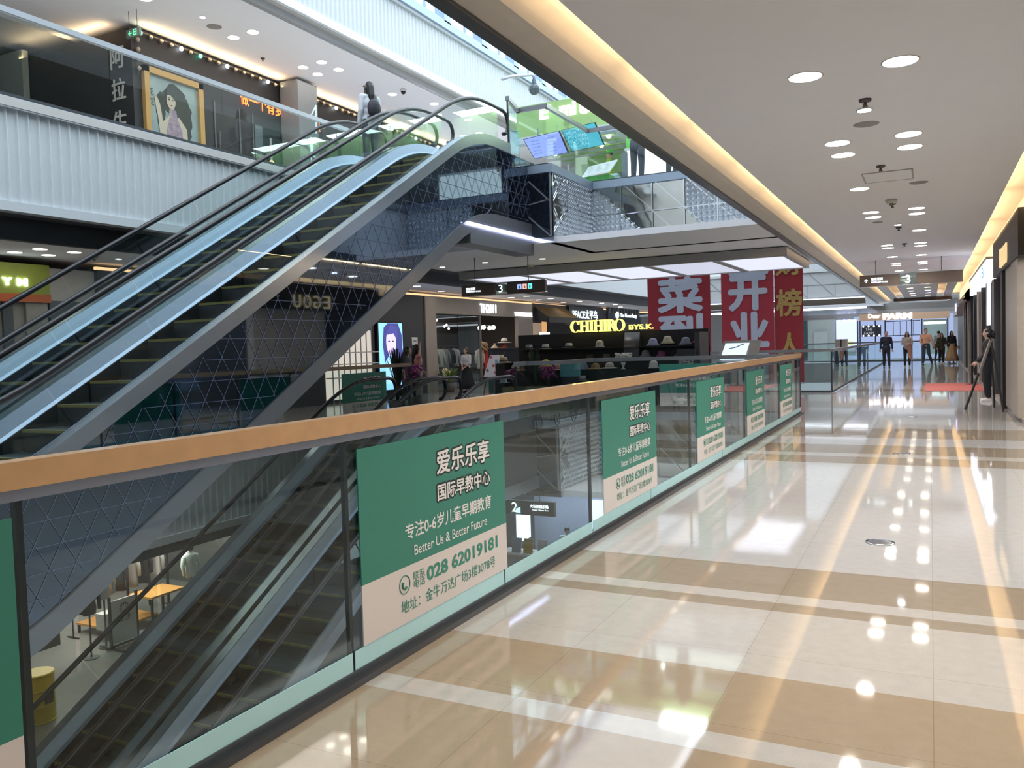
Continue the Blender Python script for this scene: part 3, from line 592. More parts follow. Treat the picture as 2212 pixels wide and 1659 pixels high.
MB().lathe([(.09, 0), (.09, -.06), (.001, -.06)], (-12.9, 19.4, 8.7), 14).build('base', WHITE, sec, True); MB().lathe([(.07, -.06), (.05, -.12), (.001, -.14)], (-12.9, 19.4, 8.7), 14).build('dome', RUBBER, sec, True)
# light panels in the tray under the crossing
for k in range(5):
    e = wthing('ceiling_light', 'large glowing ceiling panel under the crossing, %s from the corridor' % nth[4-k], 'light panel', (-10.2+1.67*k, 21.1, 3.37), 'glowing ceiling panels')
    MB().box(-11.02+k*1.67, 19.32, 3.385, -9.53+k*1.67, 22.9, 3.40).build('diffuser', lit((.80, .83, 1.0), .85 if k != 3 else .65), e)
area('tray_light', (-7.0, 21.1, 3.33), 8.0, 3.4, 60, (.85, .88, 1))
# ------------------------------------------------------------------ shops on the camera side of the corridor
struct('wall_right', M((.10, .10, .11), .5), MB().box(1.48, -4, 0, 1.56, 1.0, 3.3).box(1.48, 22.0, 0, 1.56, 57, 3.3).box(1.48, -4, 2.8, 1.56, 57, 3.3))
struct('trim_9', STONE, MB().box(1.36, 12.5, 0, 1.60, 60, .07))
struct('wall_right', STONE, MB().box(1.30, 16.2, .07, 1.55, 17.5, 2.75).box(1.33, 17.52, .07, 1.55, 19.1, 2.75))
dk = wthing('shop_portal', 'black framed shop portal behind the girl with the pole', 'portal', (1.4, 20, 0))
MB().box(1.28, 19.2, 0, 1.47, 19.7, 2.74).build('post', BLACK, dk); MB().box(1.34, 22.6, 0, 1.47, 23.4, 2.79).build('post', DARK, dk)
bx = wthing('shop_sign', 'black box shop sign with gold letters above the stone column', 'sign', (1.4, 18.6, 2.75))
MB().box(1.27, 15.7, 2.75, 1.52, 21.7, 3.52).build('box', BLACK, bx)
for i, ch in enumerate('UOGE'): txt(bx, ch, lit((1.0, .72, .36), 1.6), (1.262, 17.75+.42*i+.1, 2.98), .30, .36, right=(0, -1, 0), depth=.03, name='letter') if 0 else None
for i, ch in enumerate('EGOU'): txt(bx, ch, lit((1.0, .72, .36), .8), (1.262, 19.1-.42*i, 2.98), .30, .36, right=(0, -1, 0), depth=.03, name='letter')
bw = wthing('shop_sign', 'white lit shop sign with blue lettering past the black box sign', 'sign', (1.35, 29, 2.88))
MB().box(1.28, 24.1, 2.88, 1.50, 34.3, 3.38).build('box', lit((.86, .88, 1.0), 1.5), bw); MB().box(1.26, 24.1, 3.38, 1.50, 34.3, 3.44).build('top_edge', GREY, bw)
txt(bw, 'Ba', lit((.05, .35, .8), 1.0), (1.275, 25.6, 3.15), 1.1, .30, right=(0, -1, 0), bold=.02); txt(bw, '倍', lit((.05, .5, .8), 1.0), (1.275, 24.6, 3.15), .4, .3, right=(0, -1, 0))
st = wthing('light_strip', 'tall white vertical light strip beside the shop entrance', 'light strip', (1.33, 24.3, 1.7))
MB().box(1.30, 24.15, 1.72, 1.36, 24.6, 2.86).build('tube', lit((.93, .94, 1.0), 7), st)
cn = wthing('shop_canopy', 'dark canopy with gold reflections over a farther shop', 'canopy', (1.2, 38, 2.8))
b = MB(); N = 14
for i in range(N):
    t0, t1 = i*PI/2/N, (i+1)*PI/2/N
    b.poly([(1.5-.42*math.cos(t0)*1.0, 34.5, 2.75+.5*math.sin(t0)), (1.5-.42*math.cos(t0), 43, 2.75+.5*math.sin(t0)), (1.5-.42*math.cos(t1), 43, 2.75+.5*math.sin(t1)), (1.5-.42*math.cos(t1), 34.5, 2.75+.5*math.sin(t1))])
b.build('shell', mat('gold_black_gloss', (.05, .035, .02), .12, metal=.7, bump=.6, bscale=2), cn)
fs = wthing('shop_sign', 'small violet lit shop sign at the far right end', 'sign', (1.3, 46, 2.6))
MB().box(1.1, 43.5, 2.45, 1.5, 49, 3.1).build('box', M((.35, .33, .42), .4), fs); txt(fs, 'U', lit((.4, .35, 1.0), 5), (1.09, 45, 2.8), 1.6, .36, right=(0, -1, 0), bold=.03)
cl = MB()
for yy in (26, 28.4, 31, 33.5, 36, 38.5, 41, 44): cl.box(1.36, yy, 0, 1.5, yy+.22, 2.9)
struct('wall_right', M((.04, .04, .045), .35), cl)
cl = MB()
for yy in (29.2, 36.8, 42): cl.box(1.32, yy, 0, 1.5, yy+.9, 2.8)
struct('wall_right', STONE, cl)
# shop windows nearer the camera; they are met in the mirrored stair side and the floor
sw = wthing('shop_window', 'tall clear shop window at the right photo edge with a steel top rail', 'shop window', (1.46, 8, 0))
for k in range(7): MB().box(1.45, 1.0+2.1*k, .07, 1.462, 3.05+2.1*k, 2.8).build('glass_panel', SHOPGL, sw)
MB().box(1.42, 1.0, 2.72, 1.50, 15.7, 2.8).build('top_rail', STEEL, sw)
struct('wall_right', M((.16, .155, .16), .6), MB().box(4.2, 1, 0, 4.3, 22, 3.3).box(1.5, .9, 0, 4.2, 1.0, 3.3).box(1.56, 21.9, 0, 4.2, 22, 3.3).box(1.5, 1, 3.2, 4.3, 22, 3.3))
struct('floor', M((.2, .19, .18), .3), MB().box(1.5, .9, -.3, 4.3, 57, .05))
area('shop_fill', (2.9, 8.5, 3.15), 1.6, 14, 520, (1, .96, .93)); area('shop_fill', (2.6, 18, 3.15), 1.2, 5, 40, COOL)  # unseen area fills in the shops, strengthened to brighten the corridor ceiling
sc = wthing('advertising_screen', 'blue glowing screen inside the black shop, met in the mirrored stair side', 'screen', (2.2, 19.3, 1.1))
MB().box(2.2, 18.6, 1.05, 2.28, 20.1, 2.6).build('bezel', BLACK, sc); MB().box(2.19, 18.68, 1.12, 2.2, 20.02, 2.53).build('picture', lit((.25, .55, 1.0), 2.2), sc)
MB().slab([(2.185, 18.68, 1.12), (2.185, 20.02, 1.12), (2.185, 20.02, 1.6), (2.185, 18.68, 1.45)], (-.003, 0, 0)).build('picture_land', lit((.35, .35, .8), 1.0), sc)
# ------------------------------------------------------------------ far end of the corridor
struct('wall_front', M((.30, .29, .28), .5), MB().box(-30, 61, 0, -4.65, 61.2, 3.6).box(-4.65, 61, 3.05, 8, 61.2, 3.9).box(-7.9, 60.8, 0, -5.75, 60.95, 2.85))
struct('wall_front', M((.46, .50, .47), .5), MB().box(-7.6, 60.7, 0, -5.8, 60.8, 2.8))
struct('door_1', M((.50, .55, .53), .4), MB().box(-7.2, 60.62, 0, -6.3, 60.69, 2.0))
gd = MB().box(-9.4, 60.6, 0, -7.7, 60.7, 2.8); solo(gd, 'shop_shutter', M((.02, .10, .09), .4), 'dark green shop front beside the pale far wall', 'shop front')
fm = wthing('storefront', 'white lit shop at the far corridor end with a glowing sign and wooden fascia', 'shop front', (-2, 61, 0))
MB().box(-4.3, 60.6, 2.62, 1.1, 60.8, 3.06).build('fascia', M((.62, .40, .26), .5), fm)
txt(fm, 'FARM', lit((.88, .90, 1.0), 4), (-1.95, 60.58, 2.86), 1.75, .42, bold=.06, name='letters'); txt(fm, 'Dear', lit((.86, .88, 1.0), 4), (-3.35, 60.58, 2.92), .75, .28, bold=.03, name='letters')
MB().box(-5.8, 64, 0, 1.4, 64.1, 3.0).build('back_wall', lit((.50, .62, 1.0), .65), fm)  # the wall itself emits, standing in for light falling on it
fr = MB()
for x in (-5.75, -4.4, -4.25, -3.3, -2.7, -1.1, -.5, 1.0): fr.box(x-.04, 60.7, 0, x+.04, 60.78, 2.62)
for x in (-2.2, -1.8, -1.4, -1.0): fr.box(x-.015, 60.9, 1.6, x+.015, 60.93, 2.5)
fr.box(-2.65, 60.9, 1.55, -.6, 60.93, 1.6).box(-2.65, 60.9, 2.5, -.6, 60.93, 2.55)
fr.build('frame', M((.03, .035, .06), .4), fm)
MB().box(-4.15, 60.85, 1.55, -2.95, 60.95, 2.3).build('sign_board', BLACK, fm); txt(fm, 'THE\nFARM', TWHITE, (-3.7, 60.84, 1.92), .6, .45)
for k in range(4):
    for zz in (1.62, 2.24): MB().ell((-4.05+.33*k, 60.83, zz), (.05, .04, .05)).build('bulb', lit((.9, .95, 1), 8), fm)
MB().box(-.4, 60.85, .3, .95, 60.9, 2.55).build('window_panel', M((.35, .45, .43), .3), fm); MB().box(-.38, 60.82, 2.25, .9, 60.85, 2.42).build('lit_strip', lit((.8, 1, .95), 1.5), fm)
lb = wthing('advertising_board', 'tall bright advertising board at the far shop left of the white shop', 'board', (-5.1, 60.6, .5))
MB().box(-5.75, 60.55, .6, -4.45, 60.65, 2.75).build('picture', lit((.55, .62, 1.0), 1.3), lb); MB().box(-5.7, 60.53, 1.0, -4.7, 60.55, 1.3).build('yellow_band', lit((.75, .7, .25), 1.0), lb)
for k in range(4): MB().ell((-5.55+.33*k, 60.45, 2.68), (.07, .05, .06)).build('lamp', lit((.9, .95, 1), 8), lb)
cbx = wthing('display_box', 'small beige box with a dark band behind the far railing', 'box', (-3.9, 50, 0)); MB().box(-5.0, 52, 0.9, -4.35, 52.6, 1.45).build('box', M((.55, .45, .38), .6), cbx); MB().box(-4.71, 51.98, .9, -4.64, 52, 1.45).build('band', BLACK, cbx); MB().box(-5.0, 52.05, 0, -4.4, 52.5, .9).build('stand', DARK, cbx)
cs = MB()
for k in range(9): cs.box(-1.6, 50.8+k*.5, 3.50, .9, 50.9+k*.5, 3.56)
tray2 = wthing('ceiling_louvre', 'bright louvred ceiling tray at the far corridor end', 'ceiling light', (-.4, 53, 3.5)); cs.build('slat', WHITE, tray2); MB().box(-1.7, 50.6, 3.57, 1.0, 55.2, 3.59).build('diffuser', lit((.85, .9, 1), .9), tray2); MB().box(-1.8, 50.4, 3.42, 1.05, 50.55, 3.6).build('front_beam', M((.09, .065, .055), .5), tray2)
# second crossing far away: pale parapet of large sloping tiles, and a beam with light lines
fb = wthing('far_crossing', 'pale far crossing parapet of large grey tiles above a bronze beam', 'bridge', (-6, 45, 3.1))
MB().box(-10.9, 45.0, 3.62, -2.9, 45.3, 4.95).build('parapet', M((.42, .43, .44), .5), fb); MB().box(-10.9, 44.9, 4.9, -2.9, 45.35, 5.02).build('coping', M((.55, .56, .55), .4), fb)
sm = MB()
sm.bar((-10.9, 44.99, 4.25), (-2.9, 44.99, 4.25), .02)
for k in range(6):
    x = -10.8+1.3*k; sm.bar((x, 44.99, 4.9), (x+1.3, 44.99, 3.6), .02)
    sm.bar((x, 44.99, 4.25), (x, 44.99, 3.6), .016)
sm.build('tile_joint', M((.2, .2, .21), .6), fb)
MB().box(-10.9, 44.8, 3.2, -2.9, 45.4, 3.5).build('beam', M((.10, .085, .07), .3, metal=.5), fb)
MB().box(-10.9, 46.0, 3.0, -2.9, 46.1, 3.1).box(-10.9, 44.78, 3.5, -2.9, 44.82, 3.54).build('light_line', lit((.85, .88, 1.0), 3), fb)
MB().box(-10.9, 46.2, 3.02, -2.9, 56, 3.12).build('underside', M((.32, .33, .42), .3), fb)
fb2 = wthing('far_crossing', 'lower parapet of the far crossing under its glass, large grey tiles', 'bridge', (-6, 27.4, -1.2))
MB().box(-11.1, 56.2, -1.3, -2.4, 56.4, -.05).build('parapet', M((.40, .43, .43), .5), fb2)
mt = MB().box(-.15, 25.1, .002, 1.3, 28.9, .012); solo(mt, 'floor_mat', mat('red_mat', (.42, .10, .09), .7, bump=.3), 'red floor mat lying in front of the far right shops', 'mat')
# ------------------------------------------------------------------ green cafe on the upper crossing
GRN = (.22, .62, .12)
cf = wthing('cafe_sign', 'bright green cafe sign board with glowing white letters on the upper crossing', 'sign', (-7, 20, 6.6))
MB().box(-9.75, 20.0, 7.02, -2.9, 20.12, 7.86).build('board', mat('green_sign_face', (.26, .40, .16), .4, em=(.26, .44, .16), es=.25), cf)
for s, X, z, w, h in (("E'", -8.90, 7.60, .32, .34), ('mi', -8.27, 7.60, .46, .36), ('ào', -7.70, 7.62, .48, .44), ('cafe', -6.2, 7.4, 1.1, .36)):
    txt(cf, s, lit((.95, 1.0, .92), 2.2), (X, 19.98, z), w, h, bold=.05, depth=.03, name='letters') if s != 'cafe' else None
cc = wthing('cafe_canopy', 'pale ceiling beam and green underside of the cafe on the upper crossing', 'canopy', (-6, 21, 6.9))
MB().box(-9.75, 19.9, 6.86, -2.9, 20.2, 7.03).build('beam', M((.50, .55, .62), .4), cc); MB().box(-9.7, 20.2, 6.95, -2.9, 23.4, 7.0).build('underside', M((.42, .50, .44), .6), cc)
for k in range(5): MB().box(-9.6, 20.5+.55*k, 6.935, -7.2, 20.62+.55*k, 6.952).build('green_strip', mat('green_cafe_strip', (.3, .5, .1), .6), cc)
MB().box(-9.3, 22.9, 6.45, -2.9, 23.0, 6.95).build('green_band', mat('green_cafe_band', (.30, .48, .17), .6), cc)
for i, (x, y, z) in enumerate([(-9.0, 20.6, 6.9), (-8.6, 21.2, 6.9), (-8.3, 20.5, 6.9), (-7.9, 21.4, 6.9), (-7.4, 20.6, 6.9), (-6.9, 21.3, 6.9), (-6.3, 20.7, 6.9), (-9.35, 21.6, 6.9)]):
    MB().ell((x, y, z), (.06, .06, .05)).build('lamp', lit((.95, 1.0, .95), 18), cc)
struct('wall_back', M((.42, .46, .46), .6), MB().box(-9.7, 23.5, ZU, -2.8, 23.6, 6.9))
for i, (x0, x1, c, lb_) in enumerate(((-8.98, -7.98, (.30, .40, 1.0), 'violet menu screen hanging in the green cafe, left of the blue one'), (-7.96, -7.05, (.05, .42, .55), 'blue green screen with lettering hanging in the green cafe'))):
    e = wthing('menu_screen', lb_, 'screen', (x0, 19, 6.3)); tl = .18
    q = [(x0+tl, 19.0, 6.2+.05*i), (x1+tl*.6, 19.0, 6.24+.06*i), (x1-.02, 18.75, 6.74+.06*i), (x0, 18.75, 6.66+.08*i)]
    MB().slab(q, (0, .04, .012)).build('bezel', BLACK, e)
    c0 = sum((Vector(p) for p in q), Vector())/4; q2 = [c0+(Vector(p)-c0)*.955+Vector((0, -.012, -.004)) for p in q]
    MB().poly(q2).build('picture', lit(c, 1.05), e); r = (q2[1]-q2[0]).normalized(); u = (q2[3]-q2[0]); u = (u-r*u.dot(r)).normalized()
    if i: txt(e, 'HEALTHY\nMINIMAL\nMODERN\nNATURAL', lit((.25, .7, .9), 1.2), c0+Vector((0, -.02, 0))-r*.12, .55, .40, r, u, depth=.002)
    else:
        for k in range(5):
            for j in (0, 1): txt(e, 'menu item', lit((.08, .12, .5), .6), c0+Vector((0, -.02, 0))+r*(-.25+.4*j)+u*(.16-.08*k), .22, .03, r, u, depth=.002)
    MB().bar((x0+.3, 19, 6.7), (x0+.3, 19, 6.95), .02).bar((x1-.2, 19, 6.7), (x1-.2, 19, 6.95), .02).build('bracket', STEEL, e)
mb = wthing('menu_board', 'slanted white menu board with green base on the cafe counter', 'board', (-6.75, 18, ZU))
q = [(-7.1, 17.9, 5.38), (-6.45, 17.9, 5.42), (-6.33, 18.15, 5.72), (-7.02, 18.15, 5.64)]
MB().slab(q, (0, .03, -.02)).build('panel', lit((.72, .88, .95), .75), mb); MB().box(-7.08, 17.95, ZU, -6.46, 18.3, 5.37).build('base', M((.06, .30, .05), .5), mb)
c0 = sum((Vector(p) for p in q), Vector())/4+Vector((0, -.006, .004)); r = (Vector(q[1])-Vector(q[0])).normalized(); u = Vector(q[3])-Vector(q[0]); u = (u-r*u.dot(r)).normalized()
for k in range(4):
    for j in range(3): txt(mb, 'menu', INK, c0+r*(-.2+.2*j)+u*(.1-.065*k), .11, .018, r, u, depth=.001)
ct = wthing('cafe_counter', 'white cafe counter on the upper crossing, overexposure put into its front as glow', 'counter', (-5, 18.8, ZU))
MB().box(-6.30, 18.75, ZU, -2.9, 19.4, 6.02).build('front', lit((.9, 1.0, .98), 1.5), ct); MB().box(-6.34, 18.7, 6.02, -2.9, 19.45, 6.07).build('top', WHITE, ct); MB().box(-6.42, 18.7, ZU, -6.28, 19.3, 5.98).build('end_panel', M((.16, .18, .22), .4), ct)  # front emits to imitate an overexposed white surface, no lamp inside
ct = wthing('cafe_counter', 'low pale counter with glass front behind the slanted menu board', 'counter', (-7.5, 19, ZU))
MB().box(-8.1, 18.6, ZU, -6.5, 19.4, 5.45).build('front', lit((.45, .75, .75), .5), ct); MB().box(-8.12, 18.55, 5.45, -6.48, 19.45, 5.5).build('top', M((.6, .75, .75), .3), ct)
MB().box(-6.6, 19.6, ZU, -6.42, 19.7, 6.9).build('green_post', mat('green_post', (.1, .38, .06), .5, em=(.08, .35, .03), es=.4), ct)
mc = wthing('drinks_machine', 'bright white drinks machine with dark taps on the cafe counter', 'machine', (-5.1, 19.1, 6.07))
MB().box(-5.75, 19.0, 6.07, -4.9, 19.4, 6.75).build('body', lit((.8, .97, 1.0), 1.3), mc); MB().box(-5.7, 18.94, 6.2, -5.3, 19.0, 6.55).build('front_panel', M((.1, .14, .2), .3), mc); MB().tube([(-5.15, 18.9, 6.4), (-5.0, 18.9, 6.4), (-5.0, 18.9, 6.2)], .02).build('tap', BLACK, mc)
gp = wthing('wall_lamp', 'round glass bulb lamp on a bent white arm near the clerestory', 'lamp', (-9, 17.8, 7.85))
MB().tube([(-9.0, 17.75, 7.86), (-9.0, 18.2, 8.05), (-9.0, 19.4, 8.42), (-9.0, 19.52, 8.42), (-9.0, 19.55, 8.36)], .035, 8).build('arm', M((.5, .52, .56), .5), gp, True)
MB().lathe([(.03, .12), (.06, .06), (.055, 0), (.09, -.04)], (-9.0, 19.55, 8.26), 12).build('cap', M((.12, .14, .2), .4, metal=.4), gp, True); MB().ell((-9.0, 19.55, 8.10), (.15, .15, .15), 16, 10).build('bulb', M((.10, .13, .15), .1), gp, True)
# ------------------------------------------------------------------ black restaurant on the upper wing
XB = -15.2
struct('wall_left', BLACK, MB().box(XB-.1, 12.6, ZU, XB, 30, 8.62).box(-19.5, 12.5, ZU, XB, 12.6, 8.6))
struct('wall_left', M((.40, .46, .44), .6), MB().box(-24, 12.3, ZU, -18.6, 12.45, 8.7))
for k in range(9): area('cove_strip', (XB+.12, 13.6+k*1.95, 8.50), 1.9, .05, 6, GOLD, (.25, 0, 1))
area('cove_strip', (-17.2, 12.3, 8.5), 3.0, .05, 8, GOLD, (0, -.3, 1))
pf = wthing('framed_poster', 'large gold framed picture of a woman in a flowered dress on the black wall', 'picture', (XB, 13.9, 6.6))
yA, yB, zA, zB = 12.72, 14.35, ZU+.35, 7.86
MB().box(XB, yA, zA, XB+.10, yA+.13, zB).box(XB, yB-.13, zA, XB+.10, yB, zB).box(XB, yA, zB-.13, XB+.10, yB, zB).box(XB, yA, zA, XB+.10, yB, zA+.13).build('frame', mat('gold_frame', (.50, .30, .09), .4), pf)
MB().box(XB, yA+.1, zA+.1, XB+.03, yB-.1, zB-.1).build('picture', mat('pale_blue_picture', (.27, .36, .37), .5, noise=.35, nscale=3), pf)
def flat(nm, m, cy, cz, pts, parent, off): return MB().slab([(XB+off, cy+p, cz+q) for p, q in pts], (.003, 0, 0)).build(nm, m, parent)
def oval(ry, rz, n=18, t0=0): return [(ry*math.cos(t0+2*PI*i/n), rz*math.sin(t0+2*PI*i/n)) for i in range(n)]
inkc = mat('dark_ink', (.035, .045, .04), .6, noise=.5, nscale=12); skn = M((.50, .46, .38), .6)
fy, fz = 13.45, 7.26
flat('hair', inkc, fy+.12, fz+.02, [(r*(1+.10*math.sin(5*i)), q*(1+.08*math.cos(7*i))) for i, (r, q) in enumerate(oval(.34, .36, 30))]+[], pf, .032)
flat('foliage', inkc, fy+.32, fz-.35, [(r*(1+.15*math.sin(4*i)), q*(1+.12*math.cos(6*i))) for i, (r, q) in enumerate(oval(.26, .55, 30))], pf, .031)
flat('foliage', inkc, fy-.28, fz-.25, [(r*(1+.15*math.sin(4*i)), q*(1+.12*math.cos(6*i))) for i, (r, q) in enumerate(oval(.12, .42, 30))], pf, .0315)
flat('neck', skn, fy+.02, fz-.2, [(-.06, .1), (.06, .1), (.08, -.12), (-.08, -.12)], pf, .035)
flat('body', skn, fy+.06, fz-.75, [(-.36, -.9), (.42, -.9), (.36, .2), (.16, .42), (-.1, .44), (-.30, .25)], pf, .036)
flat('dress', mat('flowered_dress', (.30, .24, .31), .6, noise=.8, nscale=11), fy+.06, fz-.75, [(-.22, -.9), (.26, -.9), (.22, .12), (.10, .40), (.07, .56), (-.08, .56), (-.1, .40), (-.2, .1)], pf, .040)
flat('face', skn, fy, fz, oval(.125, .185), pf, .042); flat('fringe', inkc, fy, fz+.13, [(-.16, -.08), (-.10, -.02), (-.02, .0), (.06, -.05), (.13, -.12), (.17, .0), (.10, .12), (-.10, .12)], pf, .046)
for dy in (-.055, .05): flat('eye', INK, fy+dy, fz+.02, oval(.03, .012, 10), pf, .046); flat('eyebrow', INK, fy+dy, fz+.06, oval(.035, .007, 10), pf, .046)
flat('mouth', M((.22, .05, .05), .6), fy+.01, fz-.10, oval(.032, .012, 10), pf, .046)
flat('arm', skn, fy-.36, fz-.45, [(.06, -.7), (.19, -.65), (.09, .1), (.05, .32), (-.02, .46), (-.09, .44), (-.07, .3), (-.02, .05)], pf, .044)
for k, s in enumerate('上海滩'): txt(pf, '花', inkc, (XB+.036, 12.93, 7.35-.22*k), .12, .16, right=(0, 1, 0), depth=.002) if k < 2 else None
rs = wthing('restaurant_name', 'vertical white characters on the black restaurant corner', 'sign', (-15.55, 12.5, 7))
for k, s in enumerate('阿拉生煎'): txt(rs, s, M((.62, .62, .60), .5), (-15.62, 12.48, 8.02-.68*k), .42, .46, bold=.012, depth=.02, name='character')
led = wthing('led_sign', 'red led running text on the black restaurant fascia', 'sign', (XB, 16, 7.9))
for s, y, z in (('做一个有梦', 16.35, 7.90), ('生煎', 18.3, 7.86)): txt(led, s, lit((1.0, .16, .02), 4), (XB+.02, y, z), .30*len(s), .34, right=(0, 1, 0), bold=.01, name='led_text')
sl = wthing('string_lights', 'string of small round bulbs along the black restaurant edge', 'string lights', (XB, 20, 8.5))
MB().tube([(XB+.04, 12.62, 8.56), (XB+.04, 30, 8.56)], .012, 5).tube([(XB+.05, 12.62, 8.56), (XB+.05, 12.62, 7.6)], .012, 5).build('cable', RUBBER, sl)
for k in range(62):
    m = lit((.9, .98, 1.0), 9) if k % 5 == 4 else (lit((.1, .9, .5), 5) if k in (0, 6) else M((.42, .33, .25), .3))
    MB().ell((XB+.06, 12.7+.275*k, 8.52), (.045, .045, .05), 8, 6).build('bulb', m, sl, True)
for k in range(4): MB().ell((XB+.07, 12.62, 8.35-.2*k), (.045, .045, .05), 8, 6).build('bulb', M((.42, .33, .25), .3), sl, True)
pil = wthing('pillar', 'grey pillar with a tall outlined floor symbol in the upper wing', 'pillar', (-14.7, 17.6, ZU)); pil['kind'] = 'structure'
MB().box(-15.15, 17.0, ZU, -14.55, 17.75, 8.62).build('shaft', M((.17, .185, .20), .5), pil)
g = MB()
for p, q in (((17.45, 7.95), (17.68, 8.05)), ((17.72, 8.35), (17.45, 7.95)), ((17.72, 8.35), (17.68, 7.6)), ((17.45, 7.45), (17.45, 6.55)), ((17.45, 7.45), (17.66, 7.42)), ((17.5, 7.35), (17.68, 7.32)), ((17.5, 7.35), (17.5, 7.1)), ((17.5, 7.1), (17.66, 7.06)), ((17.55, 6.98), (17.68, 6.95)), ((17.42, 6.55), (17.50, 6.5))):
    g.bar((-14.53, p[0]-.05, p[1]-.25), (-14.53, q[0]-.05, q[1]-.25), .022)
g.build('floor_symbol', lit((.62, .85, .88), 1.1), pil)
nt_ = wthing('paper_notice', 'small white notice on the dark restaurant door', 'notice', (XB, 15.2, 6.2)); MB().box(XB, 15.05, 6.12, XB+.01, 15.45, 6.38).build('sheet', WHITE, nt_)
for k in range(2): txt(nt_, '小心玻璃', INK, (XB+.012, 15.25, 6.30-.1*k), .3, .06, right=(0, 1, 0), depth=.001)
dr = MB()
for yy in (14.75, 15.55, 16.0): dr.box(XB, yy-.02, ZU, XB+.02, yy+.02, 7.6)
dr.tube([(XB+.05, 14.85, 5.9), (XB+.05, 14.85, 6.9)], .02, 6)
struct('door_2', M((.10, .10, .11), .3), dr)
win = wthing('shop_window', 'dark glazed restaurant window with warm pendant behind', 'shop window', (XB, 16.5, 6)); MB().box(XB-.02, 16.05, ZU+.1, XB+.02, 17.0, 7.35).build('glass_panel', M((.03, .05, .055), .06), win)
pn = wthing('pendant_lamp', 'warm teardrop pendant lamp hanging before the restaurant window', 'lamp', (-14.9, 16.3, 5.6))
MB().tube([(-14.9, 16.3, 7.0), (-14.9, 16.3, 6.35)], .03, 8).build('stem', M((.4, .42, .42), .2, metal=.6), pn); MB().lathe([(.03, .3), (.16, .12), (.18, 0), (.12, -.14), (.03, -.3)], (-14.9, 16.3, 6.15), 14).build('shade', lit((1.0, .72, .34), 1.1), pn, True); MB().ell((-14.72, 16.3, 6.1), (.05, .06, .08)).build('bulb', lit((1, .8, .5), 12), pn)
MB().ell((-14.85, 16.12, 5.5), (.05, .05, .06)).ell((-14.85, 16.35, 5.55), (.07, .07, .05)).build('lower_lamp', lit((.4, 1, .95), 10), pn)
sgn = wthing('shop_sign', 'blue white glowing shop sign on the upper wing behind the stair head', 'sign', (XB, 23, 6.5)); MB().box(XB-.0, 21.5, 6.35, XB+.08, 28, 7.5).build('board', M((.05, .08, .22), .4, em=(.05, .1, .5), es=.5), sgn)
txt(sgn, '潮牛肉', lit((.85, .93, 1.0), 8), (XB+.09, 24.9, 6.95), 3.2, .8, right=(0, 1, 0), bold=.04, name='letters')
bsn = wthing('advertising_screen', 'blue glowing screen behind the upper stair handrails', 'screen', (XB, 18.6, ZU)); MB().box(XB, 18.3, ZU+.1, XB+.08, 20.2, 6.45).build('picture', lit((.25, .5, 1.0), 1.5), bsn); MB().box(XB+.06, 18.3, ZU+.1, XB+.1, 18.36, 6.5).build('bezel', BLACK, bsn)
ex = wthing('exit_sign', 'small green exit sign hanging from the upper wing ceiling', 'sign', (-14.6, 12.6, 8.3)); MB().box(-14.85, 12.1, 8.15, -14.45, 12.15, 8.32).build('box', M((.12, .14, .13), .4), ex); txt(ex, '←日', lit((.1, 1, .35), 3), (-14.65, 12.09, 8.235), .24, .12, depth=.002)
for dx in (-.12, .12): MB().tube([(-14.65+dx, 12.12, 8.32), (-14.65+dx, 12.12, 8.7)], .006, 5).build('cord', BLACK, ex)
# ------------------------------------------------------------------ shops of the opposite wing
XS = -16.0
struct('wall_left', M((.035, .037, .042), .5), MB().box(XS-.15, 12.0, 0, XS, 21.9, 3.45).box(XS-.15, 23.5, 0, XS, 24.9, 3.45).box(XS-.15, 21.9, 2.5, XS, 23.5, 3.45).box(XS-.15, 33.85, 2.9, XS, 37.8, 3.5).box(XS-.15, 37.8, 2.6, XS, 43, 3.55))
struct('wall_left', M((.33, .29, .255), .6), MB().box(XS-.15, 25.0, 2.85, XS+.03, 33.8, 3.45).box(XS-.15, 24.9, 0, XS+.05, 25.6, 3.45).box(XS-.15, 32.35, 0, XS+.03, 33.8, 2.85))
struct('wall_left', M((.06, .055, .055), .6), MB().box(-19.5, 25, 0, -19.4, 60, 3.5).box(-19.5, 6, 0, XS, 6.1, 3.5).box(-19.5, 6, 0, -19.4, 25, 3.5).box(-19.4, 24.95, 0, XS, 25.05, 3.4).box(-19.4, 33.6, 0, XS, 33.75, 3.4))
struct('trim_10', lit((1.0, .58, .28), 1.2), MB().box(XS-.1, 12, 3.46, XS-.02, 57, 3.52))
area('shop_fill', (-17.8, 28.5, 3.2), 2.4, 6, 55, WARM); area('shop_fill', (-17.8, 36, 3.2), 2.4, 5, 30, WARM)
gym = wthing('gym_sign', 'green gym sign board with glowing letters and an orange lower edge', 'sign', (XS, 9, 2.7))
MB().box(XS-.2, 6.1, 2.86, XS+.02, 10.9, 3.46).build('board', mat('olive_green_sign', (.22, .27, .035), .5), gym); MB().box(XS-.22, 6.1, 2.70, XS+.04, 10.9, 2.86).build('lower_edge', M((.42, .10, .03), .5), gym)
for s, y in (('G', 9.62), ('Y', 10.02), ('M', 10.32)): txt(gym, s, lit((.82, .95, 1.0), 9), (XS+.03, y, 3.09), .20, .15, right=(0, 1, 0), bold=.04, depth=.02, name='letter')
struct('wall_left', M((.27, .25, .23), .5), MB().box(XS-.12, 6.1, 0, XS-.1, 10.4, 2.7).box(XS-.1, 10.4, 0, XS-.02, 10.9, 2.7)); struct('wall_left', M((.07, .08, .09), .4), MB().box(XS-.1, 9.95, 0, XS-.04, 10.15, 2.7).box(XS-.1, 10.85, 0, XS-.02, 12.0, 2.75))
